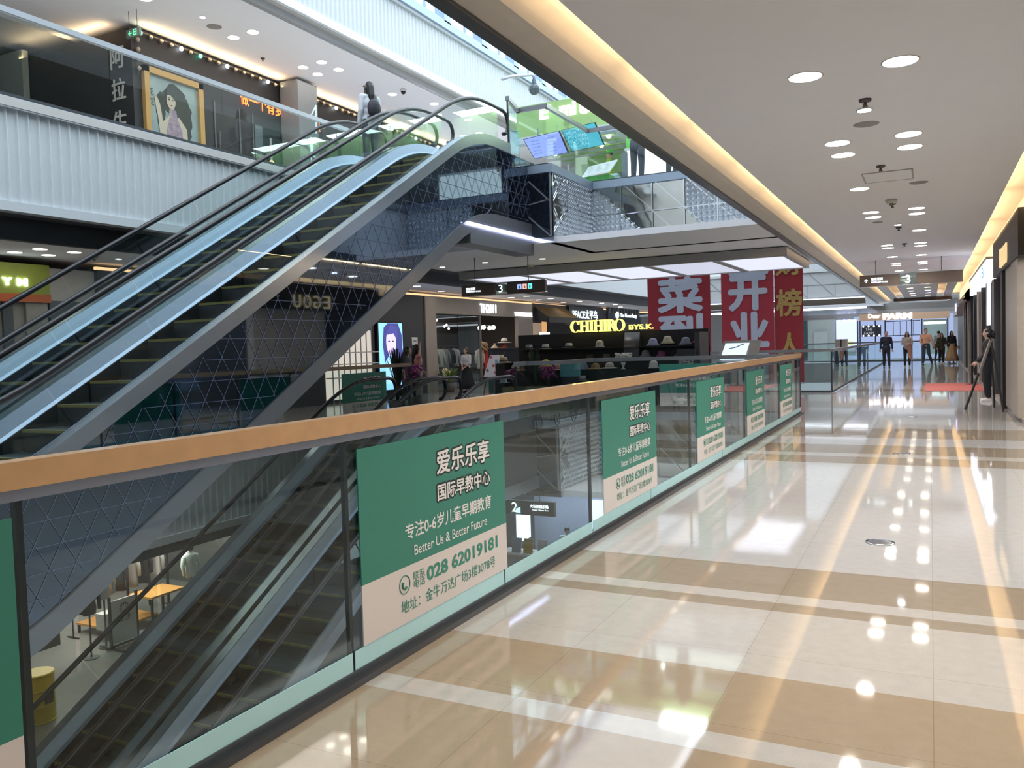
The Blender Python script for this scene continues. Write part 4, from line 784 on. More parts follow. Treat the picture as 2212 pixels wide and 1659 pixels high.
struct('wall_left', M((.45, .43, .41), .6), MB().box(XS-.16, 10.9, 2.75, XS-.1, 15.5, 3.42))
es = wthing('advertising_screen', 'tall blue advertising screen with a face beside the pink shirted person', 'screen', (XS, 22.7, 1.0))
MB().box(XS, 21.98, .2, XS+.06, 23.46, 2.52).build('bezel', BLACK, es); yc, zz = 22.75, 1.75; S0 = XS+.062
MB().box(XS+.06, 22.05, .25, S0, 23.40, 2.45).build('picture', lit((.22, .52, 1.0), 1.6), es)
def sflat(nm, m, pts, off): MB().slab([(S0+off, yc+p, zz+q) for p, q in pts], (.002, 0, 0)).build(nm, m, es)
sflat('hair', lit((.07, .08, .35), .8), [(-.42, .55), (-.2, .69), (.4, .69), (.6, .3), (.62, -.7), (.35, -.8), (.1, -.1), (-.4, -.6), (-.5, 0)], .002)
sflat('face', lit((.62, .55, .95), 1.3), [(-.3+.28*math.cos(t*PI/9)+.27, .08+.46*math.sin(t*PI/9)) for t in range(18)], .005); sflat('fringe', lit((.10, .10, .45), .8), [(-.34, .3), (-.05, .66), (.35, .55), (.32, .1), (.12, .36)], .008)
for dy in (-.12, .1): sflat('eye', lit((.05, .05, .2), .5), [(dy+.06*math.cos(t*PI/5)-.03, .1+.02*math.sin(t*PI/5)) for t in range(10)], .008)
sflat('mouth', lit((.7, .2, .6), 1.0), [(-.04+.08*math.cos(t*PI/5), -.2+.025*math.sin(t*PI/5)) for t in range(10)], .008)
sflat('shoulder', lit((.35, .65, 1.0), 1.4), [(-.55, -1.3), (.5, -1.3), (.45, -.5), (.1, -.42), (-.3, -.55)], .006)
ss = wthing('display_shelf', 'cream lit shop shelf with spectacles behind the moving stairs', 'shelf', (XS, 20.6, 0))
MB().box(XS-.02, 19.4, .1, XS+.02, 21.7, 2.2).build('back_panel', lit((.75, .68, .58), .75), ss)
for z in (.75, 1.15, 1.5): MB().box(XS+.0, 19.4, z, XS+.3, 21.7, z+.03).build('shelf_board', WHITE, ss)
for k in range(8): MB().tube([(XS+.2, 19.5+.28*k, .0), (XS+.2, 19.5+.28*k, 2.4)], .018, 6).build('steel_rod', STEEL, ss)
sn = wthing('paper_notice', 'white paper notice on the dark wall above the pink shirted person', 'notice', (XS, 24.2, 1.8)); MB().box(XS, 24.05, 1.72, XS+.01, 24.4, 1.98).build('sheet', WHITE, sn); txt(sn, '通知', INK, (XS+.012, 24.22, 1.85), .2, .08, right=(0, 1, 0), depth=.001)
for nm, s, y, z, w, h, lb_ in (('shop_sign', 'TH2011', 29.6, 3.13, 1.35, .36, 'white glowing TH2011 letters on the beige shop fascia'), ('shop_sign', 'VOGUE LIFEHOUSE', 32.85, 2.97, 1.75, .17, 'small white VOGUE LIFEHOUSE letters at the fascia end')):
    e = wthing(nm, lb_, 'sign', (XS, y, z)); txt(e, s, lit((.85, .93, 1.0), 2.6), (XS+.035, y, z), w, h, right=(0, 1, 0), bold=.008, depth=.03, name='letters')
pc = wthing('shop_sign', 'PEACE sign in white lit letters on a dark board above the hat kiosk', 'sign', (XS, 39.9, 3.0)); MB().box(XS, 37.9, 2.75, XS+.1, 42.2, 3.5).build('board', M((.025, .03, .035), .4), pc); txt(pc, 'PEACE太平鸟', lit((.75, .88, 1.0), 2.5), (XS+.12, 40.0, 3.12), 3.4, .46, right=(0, 1, 0), bold=.02, name='letters')
gpn = wthing('shop_sign', 'The Green Party sign with round white mark on a slatted board', 'sign', (XS, 46, 3.1)); MB().box(XS, 43.4, 2.8, XS+.1, 49, 3.6).build('board', M((.02, .03, .05), .4), gpn); txt(gpn, 'The Green Party', lit((.8, .92, 1.0), 4), (XS+.12, 46.9, 3.18), 3.0, .28, right=(0, 1, 0), bold=.01, name='letters'); MB().ell((XS+.12, 44.9, 3.2), (.02, .28, .2)).build('round_mark', lit((.8, .95, 1), 4), gpn)
for k in range(11): MB().box(XS+.1, 43.6+.5*k, 3.3, XS+.14, 43.68+.5*k, 3.6).build('slat', M((.3, .28, .26), .5), gpn)
aw = wthing('shop_awning', 'tan and black awning over the shop between the two lit signs', 'awning', (XS, 35.8, 2.7))
MB().slab([(XS+.7, 34.1, 2.85), (XS+.7, 37.6, 2.85), (XS, 37.6, 3.35), (XS, 34.1, 3.35)], (0, 0, .03)).build('canvas', mat('tan_canvas', (.20, .13, .05), .7, noise=.2), aw); MB().box(XS+.66, 34.1, 2.62, XS+.7, 37.6, 2.86).build('valance', BLACK, aw)
for y in (34.1, 37.58): MB().slab([(XS+.7, y, 2.85), (XS, y, 3.35), (XS, y, 2.7), (XS+.66, y, 2.62)], (0, .02, 0)).build('end_panel', BLACK, aw)
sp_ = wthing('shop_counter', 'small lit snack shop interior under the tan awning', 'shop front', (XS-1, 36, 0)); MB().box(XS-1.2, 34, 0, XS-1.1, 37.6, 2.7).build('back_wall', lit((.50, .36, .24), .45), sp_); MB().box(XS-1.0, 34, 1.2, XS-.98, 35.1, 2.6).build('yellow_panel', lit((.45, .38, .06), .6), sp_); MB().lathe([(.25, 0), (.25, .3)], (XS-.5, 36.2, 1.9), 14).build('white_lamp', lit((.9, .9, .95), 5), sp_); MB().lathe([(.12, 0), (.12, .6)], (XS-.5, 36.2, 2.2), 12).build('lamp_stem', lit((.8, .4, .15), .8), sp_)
# clothes shop
gf = wthing('shop_window', 'glazed front of the beige clothes shop', 'shop window', (XS, 27, 0))
for y0 in (25.65, 27.3): MB().box(XS-.05, y0, .05, XS-.04, y0+1.6, 2.8).build('glass_panel', SHOPGL, gf)
MB().box(XS-.06, 28.95, 0, XS, 29.05, 2.85).build('post', M((.16, .15, .15), .5), gf)
def garment(x, y, z, col, label, length=.75, ry=0, sleeves=True, group='garments on rails'):
    c = M(col, .8, bump=.3, bscale=25); e = wthing('garment', label, 'clothing', (x, y, z), group); b = MB(); N = 8
    rows = [(0, .05, .03), (-.04, .16, .05), (-.10, .19, .06), (-.35, .17, .06), (-length*.8, .18, .07), (-length, .20, .07)]
    vs = []
    for dz, w, t in rows:
        for k in range(N):
            an = 2*PI*k/N; u = w*math.cos(an); v = t*math.sin(an)*(1+.3*math.sin(3*an)); vs.append((x+u*math.sin(ry)+v*math.cos(ry), y+u*math.cos(ry)-v*math.sin(ry), z+dz))
    b.add(vs, [(i*N+k, i*N+(k+1) % N, (i+1)*N+(k+1) % N, (i+1)*N+k) for i in range(len(rows)-1) for k in range(N)]+[tuple(range(N)), tuple(range((len(rows)-1)*N, len(rows)*N))])
    b.build('body', c, e, True)
    if sleeves:
        for s in (-1, 1): MB().tube([(x+s*.15*math.sin(ry), y+s*.15*math.cos(ry), z-.07), (x+s*.22*math.sin(ry), y+s*.22*math.cos(ry), z-.3), (x+s*.23*math.sin(ry), y+s*.23*math.cos(ry), z-.58)], [.06, .055, .045], 7).build('sleeve', c, e, True)
    MB().tube([(x, y, z), (x, y, z+.05), (x+.02, y, z+.08), (x, y, z+.10)], .006, 5).tube([(x-.14*math.sin(ry), y-.14*math.cos(ry), z-.05), (x, y, z+.02), (x+.14*math.sin(ry), y+.14*math.cos(ry), z-.05)], .006, 5).build('hanger', M((.3, .25, .2), .4), e)
    return e
def rack(x0, y0, x1, y1, z0, h, label, m=None):
    e = wthing('clothes_rail', label, 'clothes rail', (x0, y0, z0)); m = m or BLACK
    MB().tube([(x0, y0, z0+h), (x1, y1, z0+h)], .018, 6).build('rail', m, e)
    for x, y in ((x0, y0), (x1, y1)): MB().tube([(x, y, z0), (x, y, z0+h)], .018, 6).bar((x-.2, y, z0+.02), (x+.2, y, z0+.02), .03).build('upright', m, e)
    return e
rack(XS-.9, 25.9, XS-.9, 28.6, 0, 1.65, 'black clothes rail behind the window of the beige clothes shop')
cols = [((.30, .03, .03), 'dark red'), ((.03, .03, .035), 'black'), ((.62, .60, .52), 'cream'), ((.55, .60, .58), 'pale mint'), ((.28, .29, .30), 'grey'), ((.05, .05, .07), 'navy'), ((.45, .45, .47), 'light grey')]
for i, (c, n_) in enumerate(cols): garment(XS-.9, 26.1+.38*i, 1.55, c, '%s garment on the window rail of the beige clothes shop' % n_, .7+.12*(i % 3), ry=.9)
garment(XS-.4, 30.2, 1.55, (.62, .05, .03), 'long red coat hanging in the clothes shop doorway', 1.25, .3); garment(XS-.5, 29.75, 1.5, (.66, .62, .58), 'white top hanging beside the long red coat', .8, .3)
rack(XS-.6, 29.6, XS-.6, 32.2, 0, 1.66, 'black clothes rail in the clothes shop doorway')
for i, (c, n_) in enumerate((((.05, .05, .05), 'black'), ((.6, .57, .5), 'ivory'), ((.35, .10, .09), 'rust'))): garment(XS-.6, 31.0+.4*i, 1.55, c, '%s garment on the doorway rail of the clothes shop' % n_, .9, .6)
def hat(x, y, z, style, col, label, band=None, tilt=0.0, group='hats on display', s=1.0):
    e = thing('hat', label, 'hat', (x, y, z), 0, group); c = M(col, .8, bump=.4, bscale=60)
    P = {'bucket': [(.165, 0), (.17, .006), (.105, .075), (.095, .13), (.075, .165), (.03, .18), (.001, .182)], 'brim': [(.21, .0), (.215, .006), (.15, .02), (.10, .03), (.095, .09), (.075, .125), (.03, .14), (.001, .14)], 'fedora': [(.17, .012), (.172, .018), (.12, .012), (.098, .02), (.09, .10), (.075, .125), (.05, .115), (.001, .105)], 'cloche': [(.13, 0), (.132, .006), (.10, .03), (.10, .10), (.075, .15), (.03, .175), (.001, .178)]}[style]
    MB().lathe([(r*s, h*s) for r, h in P], (0, 0, 0), 22).build('crown', c, e, True)
    if band:
        r0 = {'fedora': .099, 'brim': .101, 'bucket': .106, 'cloche': .102}[style]
        MB().lathe([(r0*s, .028*s), (r0*s+.004, .03*s), ((r0-.003)*s+.003, .055*s), ((r0-.004)*s, .058*s)], (0, 0, 0), 22).build('band', M(band, .6), e, True)
    e.rotation_euler = (0, tilt, 0)
    return e
def torso(x, y, z0, h, col, label, hatted=None, rz=0):
    e = thing('mannequin', label, 'mannequin', (x, y, z0), rz)
    b = MB(); b.lathe([(.13, h-.62), (.15, h-.5), (.13, h-.35), (.165, h-.2), (.19, h-.08), (.12, h-.02), (.055, h+.03), (.05, h+.1), (.001, h+.11)], (0, 0, 0), 16, 1.15, .72); b.build('body', M(col, .6, bump=.2, bscale=20), e, True)
    for s in (-1, 1): MB().tube([(s*.2, 0, h-.09), (s*.25, .0, h-.3), (s*.23, -.04, h-.55)], [.055, .05, .04], 8).build('sleeve', M(col, .6), e, True)
    MB().tube([(0, 0, 0), (0, 0, h-.6)], .02, 8).lathe([(.16, 0), (.16, .02), (.02, .03)], (0, 0, 0), 14).build('stand', M((.1, .1, .1), .4, metal=.6), e)
    return e
torso(XS-.35, 30.8, 0, 1.62, (.62, .50, .34), 'mannequin bust in a cream top by the clothes shop doorway', rz=PI/2)
torso(XS-.3, 31.6, 0, 1.60, (.50, .05, .04), 'mannequin bust in a red dress beside the cream one', rz=PI/2); hat(XS-.3, 31.6, 1.74, 'brim', (.8, .76, .68), 'wide white sun hat on the red dressed mannequin', (.1, .06, .04), s=1.5)
hat(XS-.4, 29.95, 1.62, 'brim', (.38, .25, .12), 'tan straw hat above the long red coat', (.05, .03, .02), .9, s=1.3)
bl = wthing('ceiling_lamp', 'cluster of four white globe lamps in the clothes shop', 'lamp', (XS-.7, 30.8, 2.4))
for k, dy in enumerate((0, .32, .85, 1.2)): MB().ell((XS-.7, 30.2+dy, 2.38+.03*(k % 2)), (.09, .09, .09)).build('globe', lit((1.0, .97, .9), 10), bl, True)
MB().tube([(XS-.7, 30.1, 2.5), (XS-.7, 31.5, 2.5)], .015, 6).build('bar', BLACK, bl)
for k, (dy, dz) in enumerate(((0, .4), (.35, .42), (.9, .2), (1.05, .25), (1.2, .12))): MB().ell((XS-.4, 26.0+dy, 2.2+dz), (.04, .04, .04)).build('spot', lit((1, .95, .85), 10), bl)
rng = random.Random(5)
def plant(x, y, z, n, h, spread, col, label, name='potted_plant', pot=None, w=.03, lean=1.0, flower=None):
    e = thing(name, label, 'plant', (x, y, z)); b = MB()
    for i in range(n):
        an = rng.uniform(0, 2*PI); hh = h*rng.uniform(.65, 1.0); sp = spread*rng.uniform(.3, 1)*lean; ca, sa = math.cos(an), math.sin(an); p = []
        for t in (0, .35, .7, 1.0):
            r = sp*t*t+.02; ww = w*(1-.75*t) if t else w*.7; p += [(ca*r-sa*ww, sa*r+ca*ww, hh*(t-.25*t*t*min(1, sp/h))), (ca*r+sa*ww, sa*r-ca*ww, hh*(t-.25*t*t*min(1, sp/h)))]
        b.add(p, [(0, 1, 3, 2), (2, 3, 5, 4), (4, 5, 7, 6)])
    b.build('leaves', mat('leaf_green', col, .5, noise=.3), e)
    if flower:
        f = MB()
        for i in range(70):
            an = rng.uniform(0, 2*PI); r = spread*math.sqrt(rng.random()); f.ell((math.cos(an)*r, math.sin(an)*r, h*rng.uniform(.45, 1.0)), (.035, .035, .03), 6, 4)
        f.build('blossoms', mat('petals', flower, .7, noise=.3), e)
    if pot:
        MB().lathe([(pot[0]*.75, -pot[1]), (pot[0], 0), (pot[0]*.9, 0), (pot[0]*.8, -.04), (.001, -.04)], (0, 0, 0), 16).build('pot', M(pot[2], .6), e, True); e.location.z += pot[1]
    return e
plant(-15.35, 25.4, 0, 60, .62, .5, (.16, .26, .05), 'light green leafy plant in front of the clothes shop window', pot=(.22, .32, (.12, .11, .1)))
plant(XS+.4, 30.6, 0, 50, 1.0, .4, (.02, .05, .02), 'dark potted plant before the clothes shop rails', pot=(.22, .35, (.05, .05, .05)))
dsp = wthing('display_stand', 'small dark display stand holding the pale straw hat', 'stand', (XS+.3, 25.8, 0)); MB().lathe([(.12, 0), (.12, .02), (.02, .04), (.02, .58), (.05, .6), (.001, .6)], (XS+.3, 25.8, 0), 12).build('post', BLACK, dsp)
hat(XS+.3, 25.8, .6, 'brim', (.55, .48, .33), 'pale straw hat low by the clothes shop corner', tilt=1.2, s=1.3)
# flowers at the wing railing corner
plant(-11.75, 16.95, 0, 90, 1.35, .3, (.012, .022, .016), 'very dark bushy plant at the corner of the opposite wing railing', pot=(.25, .3, (.05, .05, .05)), w=.05)
plant(-11.28, 17.0, .1, 30, .75, .22, (.05, .02, .04), 'purple flowering plant at the wing railing corner', pot=(.2, .3, (.06, .05, .05)), flower=(.20, .02, .16))
# ------------------------------------------------------------------ red banners in the next void
RED = mat('red_banner_cloth', (.27, .018, .03), .7, noise=.08, nscale=2)
def banner(x0, x1, y, z0, z1, label, chars, gold=False, m=RED):
    e = wthing('hanging_banner', label, 'banner', ((x0+x1)/2, y, z0), 'red opening banners'); MB().box(x0, y, z0, x1, y+.02, z1).build('cloth', m, e)
    MB().tube([(x0, y+.01, z1), (x1, y+.01, z1)], .025, 6).tube([(x0, y+.01, z0), (x1, y+.01, z0)], .025, 6).build('batten', STEEL, e)
    for dx in (.2, .8): MB().tube([(x0+(x1-x0)*dx, y+.01, z1), (x0+(x1-x0)*dx, y+.01, 9)], .006, 4).build('cord', BLACK, e)
    tm = mat('gold_sequins', (.42, .30, .10), .4, metal=.5, bump=1.0, bscale=60, noise=.5, nscale=40) if gold else M((.46, .52, .64), .6)
    for s, z, w, h, dx in chars: txt(e, s, tm, ((x0+x1)/2+dx, y-.006, z), w, h, bold=.05 if not gold else .03, depth=.008, name='character')
    return e
banner(-8.15, -6.13, 26.0, .2, 5.6, 'red banner with white characters left of the pair', [('菜', 3.03, 1.38, 1.05, .05), ('到', 1.88, 1.35, 1.0, .05), ('川', 4.4, 1.4, 1.1, .05)])
banner(-5.79, -4.22, 26.0, .2, 5.6, 'red banner with large white opening characters, middle one', [('盛', 4.03, 1.1, .95, .05), ('开', 2.97, 1.08, 1.0, .02), ('业', 1.85, 1.10, 1.0, .05), ('日', .65, 1.05, .9, .05)], m=mat('bright_red_banner', (.34, .028, .05), .7, noise=.08, nscale=2))
banner(-4.20, -3.38, 26.05, .2, 5.6, 'red banner with gold sequin characters right of the white lettered one', [('财', 3.75, .72, .6, .0), ('榜', 2.62, .72, .78, 0), ('人', 1.35, .70, .7, 0)], gold=True)
# ------------------------------------------------------------------ hat kiosk on the crossing
kk = wthing('kiosk', 'black hat kiosk with back panel and display counter on the crossing', 'kiosk', (-7, 19, 0))
MB().box(-9.7, 19.6, 0, -4.68, 19.72, 1.83).build('back_panel', BLACK, kk)
MB().box(-9.7, 18.75, 0, -4.75, 19.2, .92).build('counter', M((.012, .013, .015), .25), kk); MB().box(-9.7, 19.2, 0, -4.75, 19.6, 1.15).build('display_step', BLACK, kk); MB().box(-9.6, 19.28, 1.43, -4.8, 19.6, 1.45).build('shelf_board', M((.03, .03, .032), .4), kk)
MB().box(-4.80, 18.75, 0, -4.68, 19.7, 1.75).build('end_post', M((.06, .06, .065), .3), kk); MB().box(-9.98, 18.8, 0, -9.72, 19.4, 1.12).build('side_counter', BLACK, kk)
ch = wthing('kiosk_sign', 'yellow glowing CHIHIRO letters standing on the black hat kiosk', 'sign', (-7.5, 19.6, 1.83))
LW = .29
def serif(ch_, X, z0, h):
    b = MB(); t = h*.15; w = LW*.42; y0, y1 = 19.52, 19.60
    def st_(x): b.box(x-t*.55, y0, z0, x+t*.55, y1, z0+h); b.box(x-t*1.05, y0, z0, x+t*1.05, y1, z0+h*.09); b.box(x-t*1.05, y0, z0+h*.91, x+t*1.05, y1, z0+h)
    def arc(cx, cz, rx, rz, t0, t1, w0=.05):
        n = 16; o = [];  i_ = []
        for k in range(n+1):
            an = t0+(t1-t0)*k/n; th = t*1.15*(.45+.55*abs(math.cos(an))); o.append((cx+rx*math.cos(an), cz+rz*math.sin(an))); i_.append((cx+(rx-th)*math.cos(an), cz+(rz-th*.6)*math.sin(an)))
        for k in range(n): b.slab([(o[k][0], y0, o[k][1]), (o[k+1][0], y0, o[k+1][1]), (i_[k+1][0], y0, i_[k+1][1]), (i_[k][0], y0, i_[k][1])], (0, y1-y0, 0))
    if ch_ == 'H': st_(X-w*.62); st_(X+w*.62); b.box(X-w*.6, y0, z0+h*.46, X+w*.6, y1, z0+h*.56)
    if ch_ == 'I': st_(X)
    if ch_ == 'C': arc(X+.02, z0+h/2, w*1.1, h*.52, .75, 2*PI-.75); b.box(X+w*.72, y0, z0+h*.68, X+w*.86, y1, z0+h*.98)
    if ch_ == 'O': arc(X, z0+h/2, w*1.12, h*.52, 0, 2*PI)
    if ch_ == 'R': st_(X-w*.5); arc(X-w*.3, z0+h*.74, w*.95, h*.26, -PI/2, PI/2); b.slab([(X-w*.1, y0, z0+h*.5), (X+w*.2, y0, z0+h*.5), (X+w*1.0, y0, z0), (X+w*.6, y0, z0)], (0, y1-y0, 0))
    return b.build('letter', SIGNY, ch)
for s, X in zip('CHIHIRO', (-8.06, -7.80, -7.615, -7.43, -7.245, -7.08, -6.87)): serif(s, X, 1.85, .29)
MB().tube([(-8.2, 19.58, 1.845), (-6.0, 19.58, 1.845)], .012, 5).build('base_rail', BLACK, ch)
txt(ch, 'BYS.K.', SIGNY, (-6.30, 19.53, 1.93), .62, .12, bold=.02, depth=.03)
mir = wthing('vanity_mirror', 'upright rectangular mirror in the middle of the hat kiosk', 'mirror', (-6.35, 19.5, 1.15)); MB().slab([(-6.72, 19.36, 1.16), (-6.33, 19.36, 1.16), (-6.33, 19.50, 1.80), (-6.72, 19.50, 1.80)], (0, .01, 0)).build('glass', CHROME, mir); MB().slab([(-6.74, 19.372, 1.15), (-6.31, 19.372, 1.15), (-6.31, 19.516, 1.82), (-6.74, 19.516, 1.82)], (0, .02, 0)).build('frame', BLACK, mir)
HT = [(-9.35, 1.45, 'fedora', (.30, .31, .32), 'small dark fedora at the far left of the top row', (.02, .02, .02)), (-8.95, 1.45, 'fedora', (.42, .42, .40), 'light grey fedora with black band, left of the top row', (.02, .02, .02)), (-8.30, 1.46, 'fedora', (.45, .45, .44), 'pale fedora with black band beside the tall grass', (.02, .02, .02)), (-7.38, 1.46, 'cloche', (.38, .36, .34), 'grey cloche hat left of the kiosk mirror', None),
      (-5.78, 1.46, 'bucket', (.30, .34, .52), 'pale blue bucket hat right of the kiosk mirror', None), (-5.20, 1.50, 'bucket', (.52, .50, .36), 'cream bucket hat on the top row', None), (-4.72, 1.46, 'bucket', (.24, .26, .32), 'slate blue bucket hat near the right end of the top row', None), (-4.2, 1.5, 'bucket', (.45, .06, .03), 'red bucket hat at the right end of the kiosk', None)]
HT = [(-9.30, 1.45)+HT[0][2:], (-8.83, 1.45)+HT[1][2:], (-8.18, 1.46)+HT[2][2:], (-7.35, 1.46)+HT[3][2:], (-5.98, 1.46)+HT[4][2:], (-5.62, 1.50)+HT[5][2:], (-5.18, 1.46)+HT[6][2:], (-4.86, 1.5)+HT[7][2:]]
for x, z, st_, c, l, bd in HT: hat(x, 19.42, z, st_, c, l, bd)
HM = [(-7.6, 1.16, 'fedora', (.06, .055, .05), 'dark brown hat on the middle row under the grey cloche', None), (-7.15, 1.16, 'fedora', (.10, .09, .08), 'dim grey hat on the middle row beside the mirror', None), (-6.15, 1.18, 'bucket', (.15, .15, .16), 'charcoal bucket hat just right of the kiosk mirror', None), (-5.75, 1.16, 'bucket', (.17, .04, .11), 'plum bucket hat on the middle row', None), (-5.35, 1.12, 'brim', (.14, .10, .06), 'brown straw brim hat on the middle row', None)]
for x, z, st_, c, l, bd in HM: hat(x, 19.35, z, st_, c, l, bd)
HF = [(-8.30, .92, 'brim', (.50, .27, .25), 'pink brim hat on the front counter beside the purple flowers', (.45, .22, .2)), (-7.62, .92, 'bucket', (.14, .18, .30), 'navy patterned bucket hat on the front counter', (.4, .45, .5)), (-7.30, .93, 'brim', (.25, .16, .06), 'mustard brown brim hat on the front counter', None), (-6.93, .94, 'brim', (.50, .44, .40), 'beige brim hat on the front counter by the white flowers', (.42, .36, .33)), (-5.83, .93, 'cloche', (.58, .57, .55), 'white cloche hat on the front counter', None), (-4.98, .95, 'cloche', (.66, .66, .66), 'bright white cloche hat at the right of the front counter', None), (-9.1, .92, 'bucket', (.55, .42, .06), 'yellow bucket hat behind the purple flowers', None)]
HF[-1] = (-8.62, 1.0)+HF[-1][2:]
for x, z, st_, c, l, bd in HF: hat(x, 18.95, z, st_, c, l, bd, s=1.05)
for x, z, c, l in ((-9.84, 1.13, (.40, .36, .24), 'cream brimmed hat at the left end of the hat kiosk'), (-9.5, .93, (.42, .43, .42), 'grey brimmed hat low at the left end of the hat kiosk')): hat(x, 19.0, z, 'brim', c, l, (.05, .05, .05), s=1.1)
hat(-9.6, 18.5, .62, 'fedora', (.30, .40, .44), 'pale blue cap low behind the crossing railing', None)
hat(-7.55, 18.7, .66, 'fedora', (.45, .46, .46), 'white fedora low behind the crossing railing', (.02, .02, .02))
pd = wthing('planter', 'long olive planter box behind the crossing railing', 'planter', (-8.6, 18.1, 0)); MB().box(-9.35, 17.95, 0, -7.75, 18.35, .55).build('box', M((.16, .17, .09), .6), pd); MB().box(-9.3, 18.0, .5, -7.8, 18.3, .56).build('soil', M((.03, .02, .015), .9), pd)
plant(-8.55, 18.15, .55, 60, 1.0, .16, (.025, .055, .03), 'tall upright dark green grass in the olive planter', 'planter_grass', w=.02)
plant(-9.1, 18.12, .55, 30, .45, .24, (.03, .06, .03), 'purple flowers left of the tall grass in the planter', 'flower_bunch', flower=(.17, .03, .11)); plant(-8.18, 18.12, .55, 24, .48, .2, (.03, .06, .03), 'purple flowers right of the tall grass in the planter', 'flower_bunch', flower=(.22, .02, .15))
plant(-6.55, 18.85, 1.05, 26, .24, .2, (.03, .09, .04), 'white flower arrangement in a glass stand on the hat kiosk counter', 'flower_bunch', flower=(.62, .62, .60)); vs_ = wthing('flower_stand', 'clear glass stand holding the white flowers', 'vase', (-6.55, 18.85, .92)); MB().lathe([(.07, .92), (.02, .95), (.03, 1.0), (.07, 1.08)], (-6.55, 18.85, 0), 14).build('vase', M((.5, .55, .53), .1), vs_, True)
bc = wthing('chair_cloth', 'turquoise cloth draped over a dark stand behind the crossing railing', 'cloth', (-7.7, 18.45, .6)); MB().box(-7.95, 18.3, .78, -7.48, 18.42, 1.14).build('cloth', M((.10, .30, .34), .7), bc); MB().box(-7.93, 18.32, 0, -7.5, 18.4, .8).build('stand', M((.03, .04, .05), .5), bc)
md = wthing('menu_easel', 'white flower printed poster on a black easel stand in front of the clothes shop', 'easel', (-12.6, 23.5, 0))
q = [(-12.86, 23.4, .60), (-12.36, 23.4, .60), (-12.22, 23.62, 1.30), (-12.72, 23.62, 1.30)]
MB().slab(q, (0, .02, 0)).build('poster', M((.60, .58, .62), .5), md)
for u, v, c in ((.12, .9, (.6, .1, .2)), (.85, .9, (.6, .45, .1)), (.5, .5, (.5, .12, .1)), (.15, .3, (.1, .2, .15)), (.75, .2, (.55, .2, .25)), (.6, .72, (.2, .4, .6))):
    p = Vector(q[0])*(1-u)*(1-v)+Vector(q[1])*u*(1-v)+Vector(q[2])*u*v+Vector(q[3])*(1-u)*v; MB().ell(p+Vector((0, -.01, 0)), (.05, .006, .05)).build('printed_flower', M(c, .6), md)
MB().bar((-12.86, 23.36, 0), (-12.70, 23.68, 1.4), .03).bar((-12.36, 23.36, 0), (-12.22, 23.68, 1.4), .03).bar((-12.5, 24.1, 0), (-12.46, 23.68, 1.35), .03).box(-12.9, 23.34, .55, -12.3, 23.46, .59).build('frame', BLACK, md)
dkb = wthing('side_counter', 'tall black counter block behind the white flower printed poster', 'counter', (-12.6, 24.6, 0)); MB().box(-13.25, 24.45, 0, -12.05, 24.9, 1.48).build('body', BLACK, dkb); MB().box(-13.28, 24.42, 1.48, -12.02, 24.93, 1.52).build('top', DARK, dkb)
lc = wthing('picture_lectern', 'silver lectern with a glowing slanted picture screen by the middle banner', 'lectern', (-3.85, 19, 0))
MB().slab([(-4.30, 18.7, 1.05), (-3.45, 18.7, 1.05), (-3.38, 19.1, 1.52), (-4.22, 19.1, 1.52)], (0, .05, -.03)).build('frame', M((.36, .34, .32), .4, metal=.3), lc)
MB().slab([(-4.22, 18.695, 1.10), (-3.68, 18.695, 1.10), (-3.63, 19.04, 1.46), (-4.16, 19.04, 1.46)], (0, -.004, .003)).build('screen', lit((.62, .80, 1.0), 1.2), lc); MB().box(-4.1, 18.8, 0, -3.6, 19.1, 1.0).build('pedestal', STEEL, lc); MB().tube([(-4.05, 18.86, 1.34), (-3.9, 18.9, 1.37), (-3.8, 18.95, 1.42), (-3.74, 18.96, 1.43)], .012, 5).build('drawn_line', M((.2, .24, .3), .5), lc)
bd = wthing('information_stand', 'black stand with white printed characters near the right of the hat kiosk', 'stand', (-4.9, 18.55, 0)); MB().box(-5.15, 18.5, .3, -4.72, 18.56, 1.36).build('board', M((.03, .03, .033), .4), bd); txt(bd, '新品上市\n欢迎选购', TWHITE, (-4.93, 18.495, 1.08), .36, .2, depth=.002); MB().box(-5.1, 18.5, 0, -5.07, 18.56, .3).box(-4.8, 18.5, 0, -4.77, 18.56, .3).build('leg', BLACK, bd)
# ------------------------------------------------------------------ people
def fuse(b, voxel, smooth=4):                   # one continuous surface out of overlapping volumes
    me = bpy.data.meshes.new('fused'); me.from_pydata(b.v, [], b.f)
    bm = bmesh.new(); bm.from_mesh(me); bmesh.ops.recalc_face_normals(bm, faces=bm.faces); bm.to_mesh(me); bm.free()
    o = bpy.data.objects.new('fused', me); COL.objects.link(o)
    r = o.modifiers.new('r', 'REMESH'); r.mode = 'VOXEL'; r.voxel_size = voxel
    s = o.modifiers.new('s', 'SMOOTH'); s.iterations = smooth; s.factor = .5
    m2 = bpy.data.meshes.new_from_object(o.evaluated_get(bpy.context.evaluated_depsgraph_get()))
    bpy.data.objects.remove(o); bpy.data.meshes.remove(me)
    out = MB(); out.v = [tuple(v.co) for v in m2.vertices]; out.f = [tuple(p.vertices) for p in m2.polygons]; out.mi = [0]*len(out.f); bpy.data.meshes.remove(m2); return out
def cap_(b, pts, rs, n=10):                    # tapered limb with rounded ends
    pts = [Vector(p) for p in pts]; d0 = (pts[0]-pts[1]).normalized(); d1 = (pts[-1]-pts[-2]).normalized()
    P = [pts[0]+d0*rs[0]*.98, pts[0]+d0*rs[0]*.6]+pts+[pts[-1]+d1*rs[-1]*.6, pts[-1]+d1*rs[-1]*.98]; Rr = [rs[0]*.15, rs[0]*.8]+list(rs)+[rs[-1]*.8, rs[-1]*.15]
    b.tube(P, Rr, n)
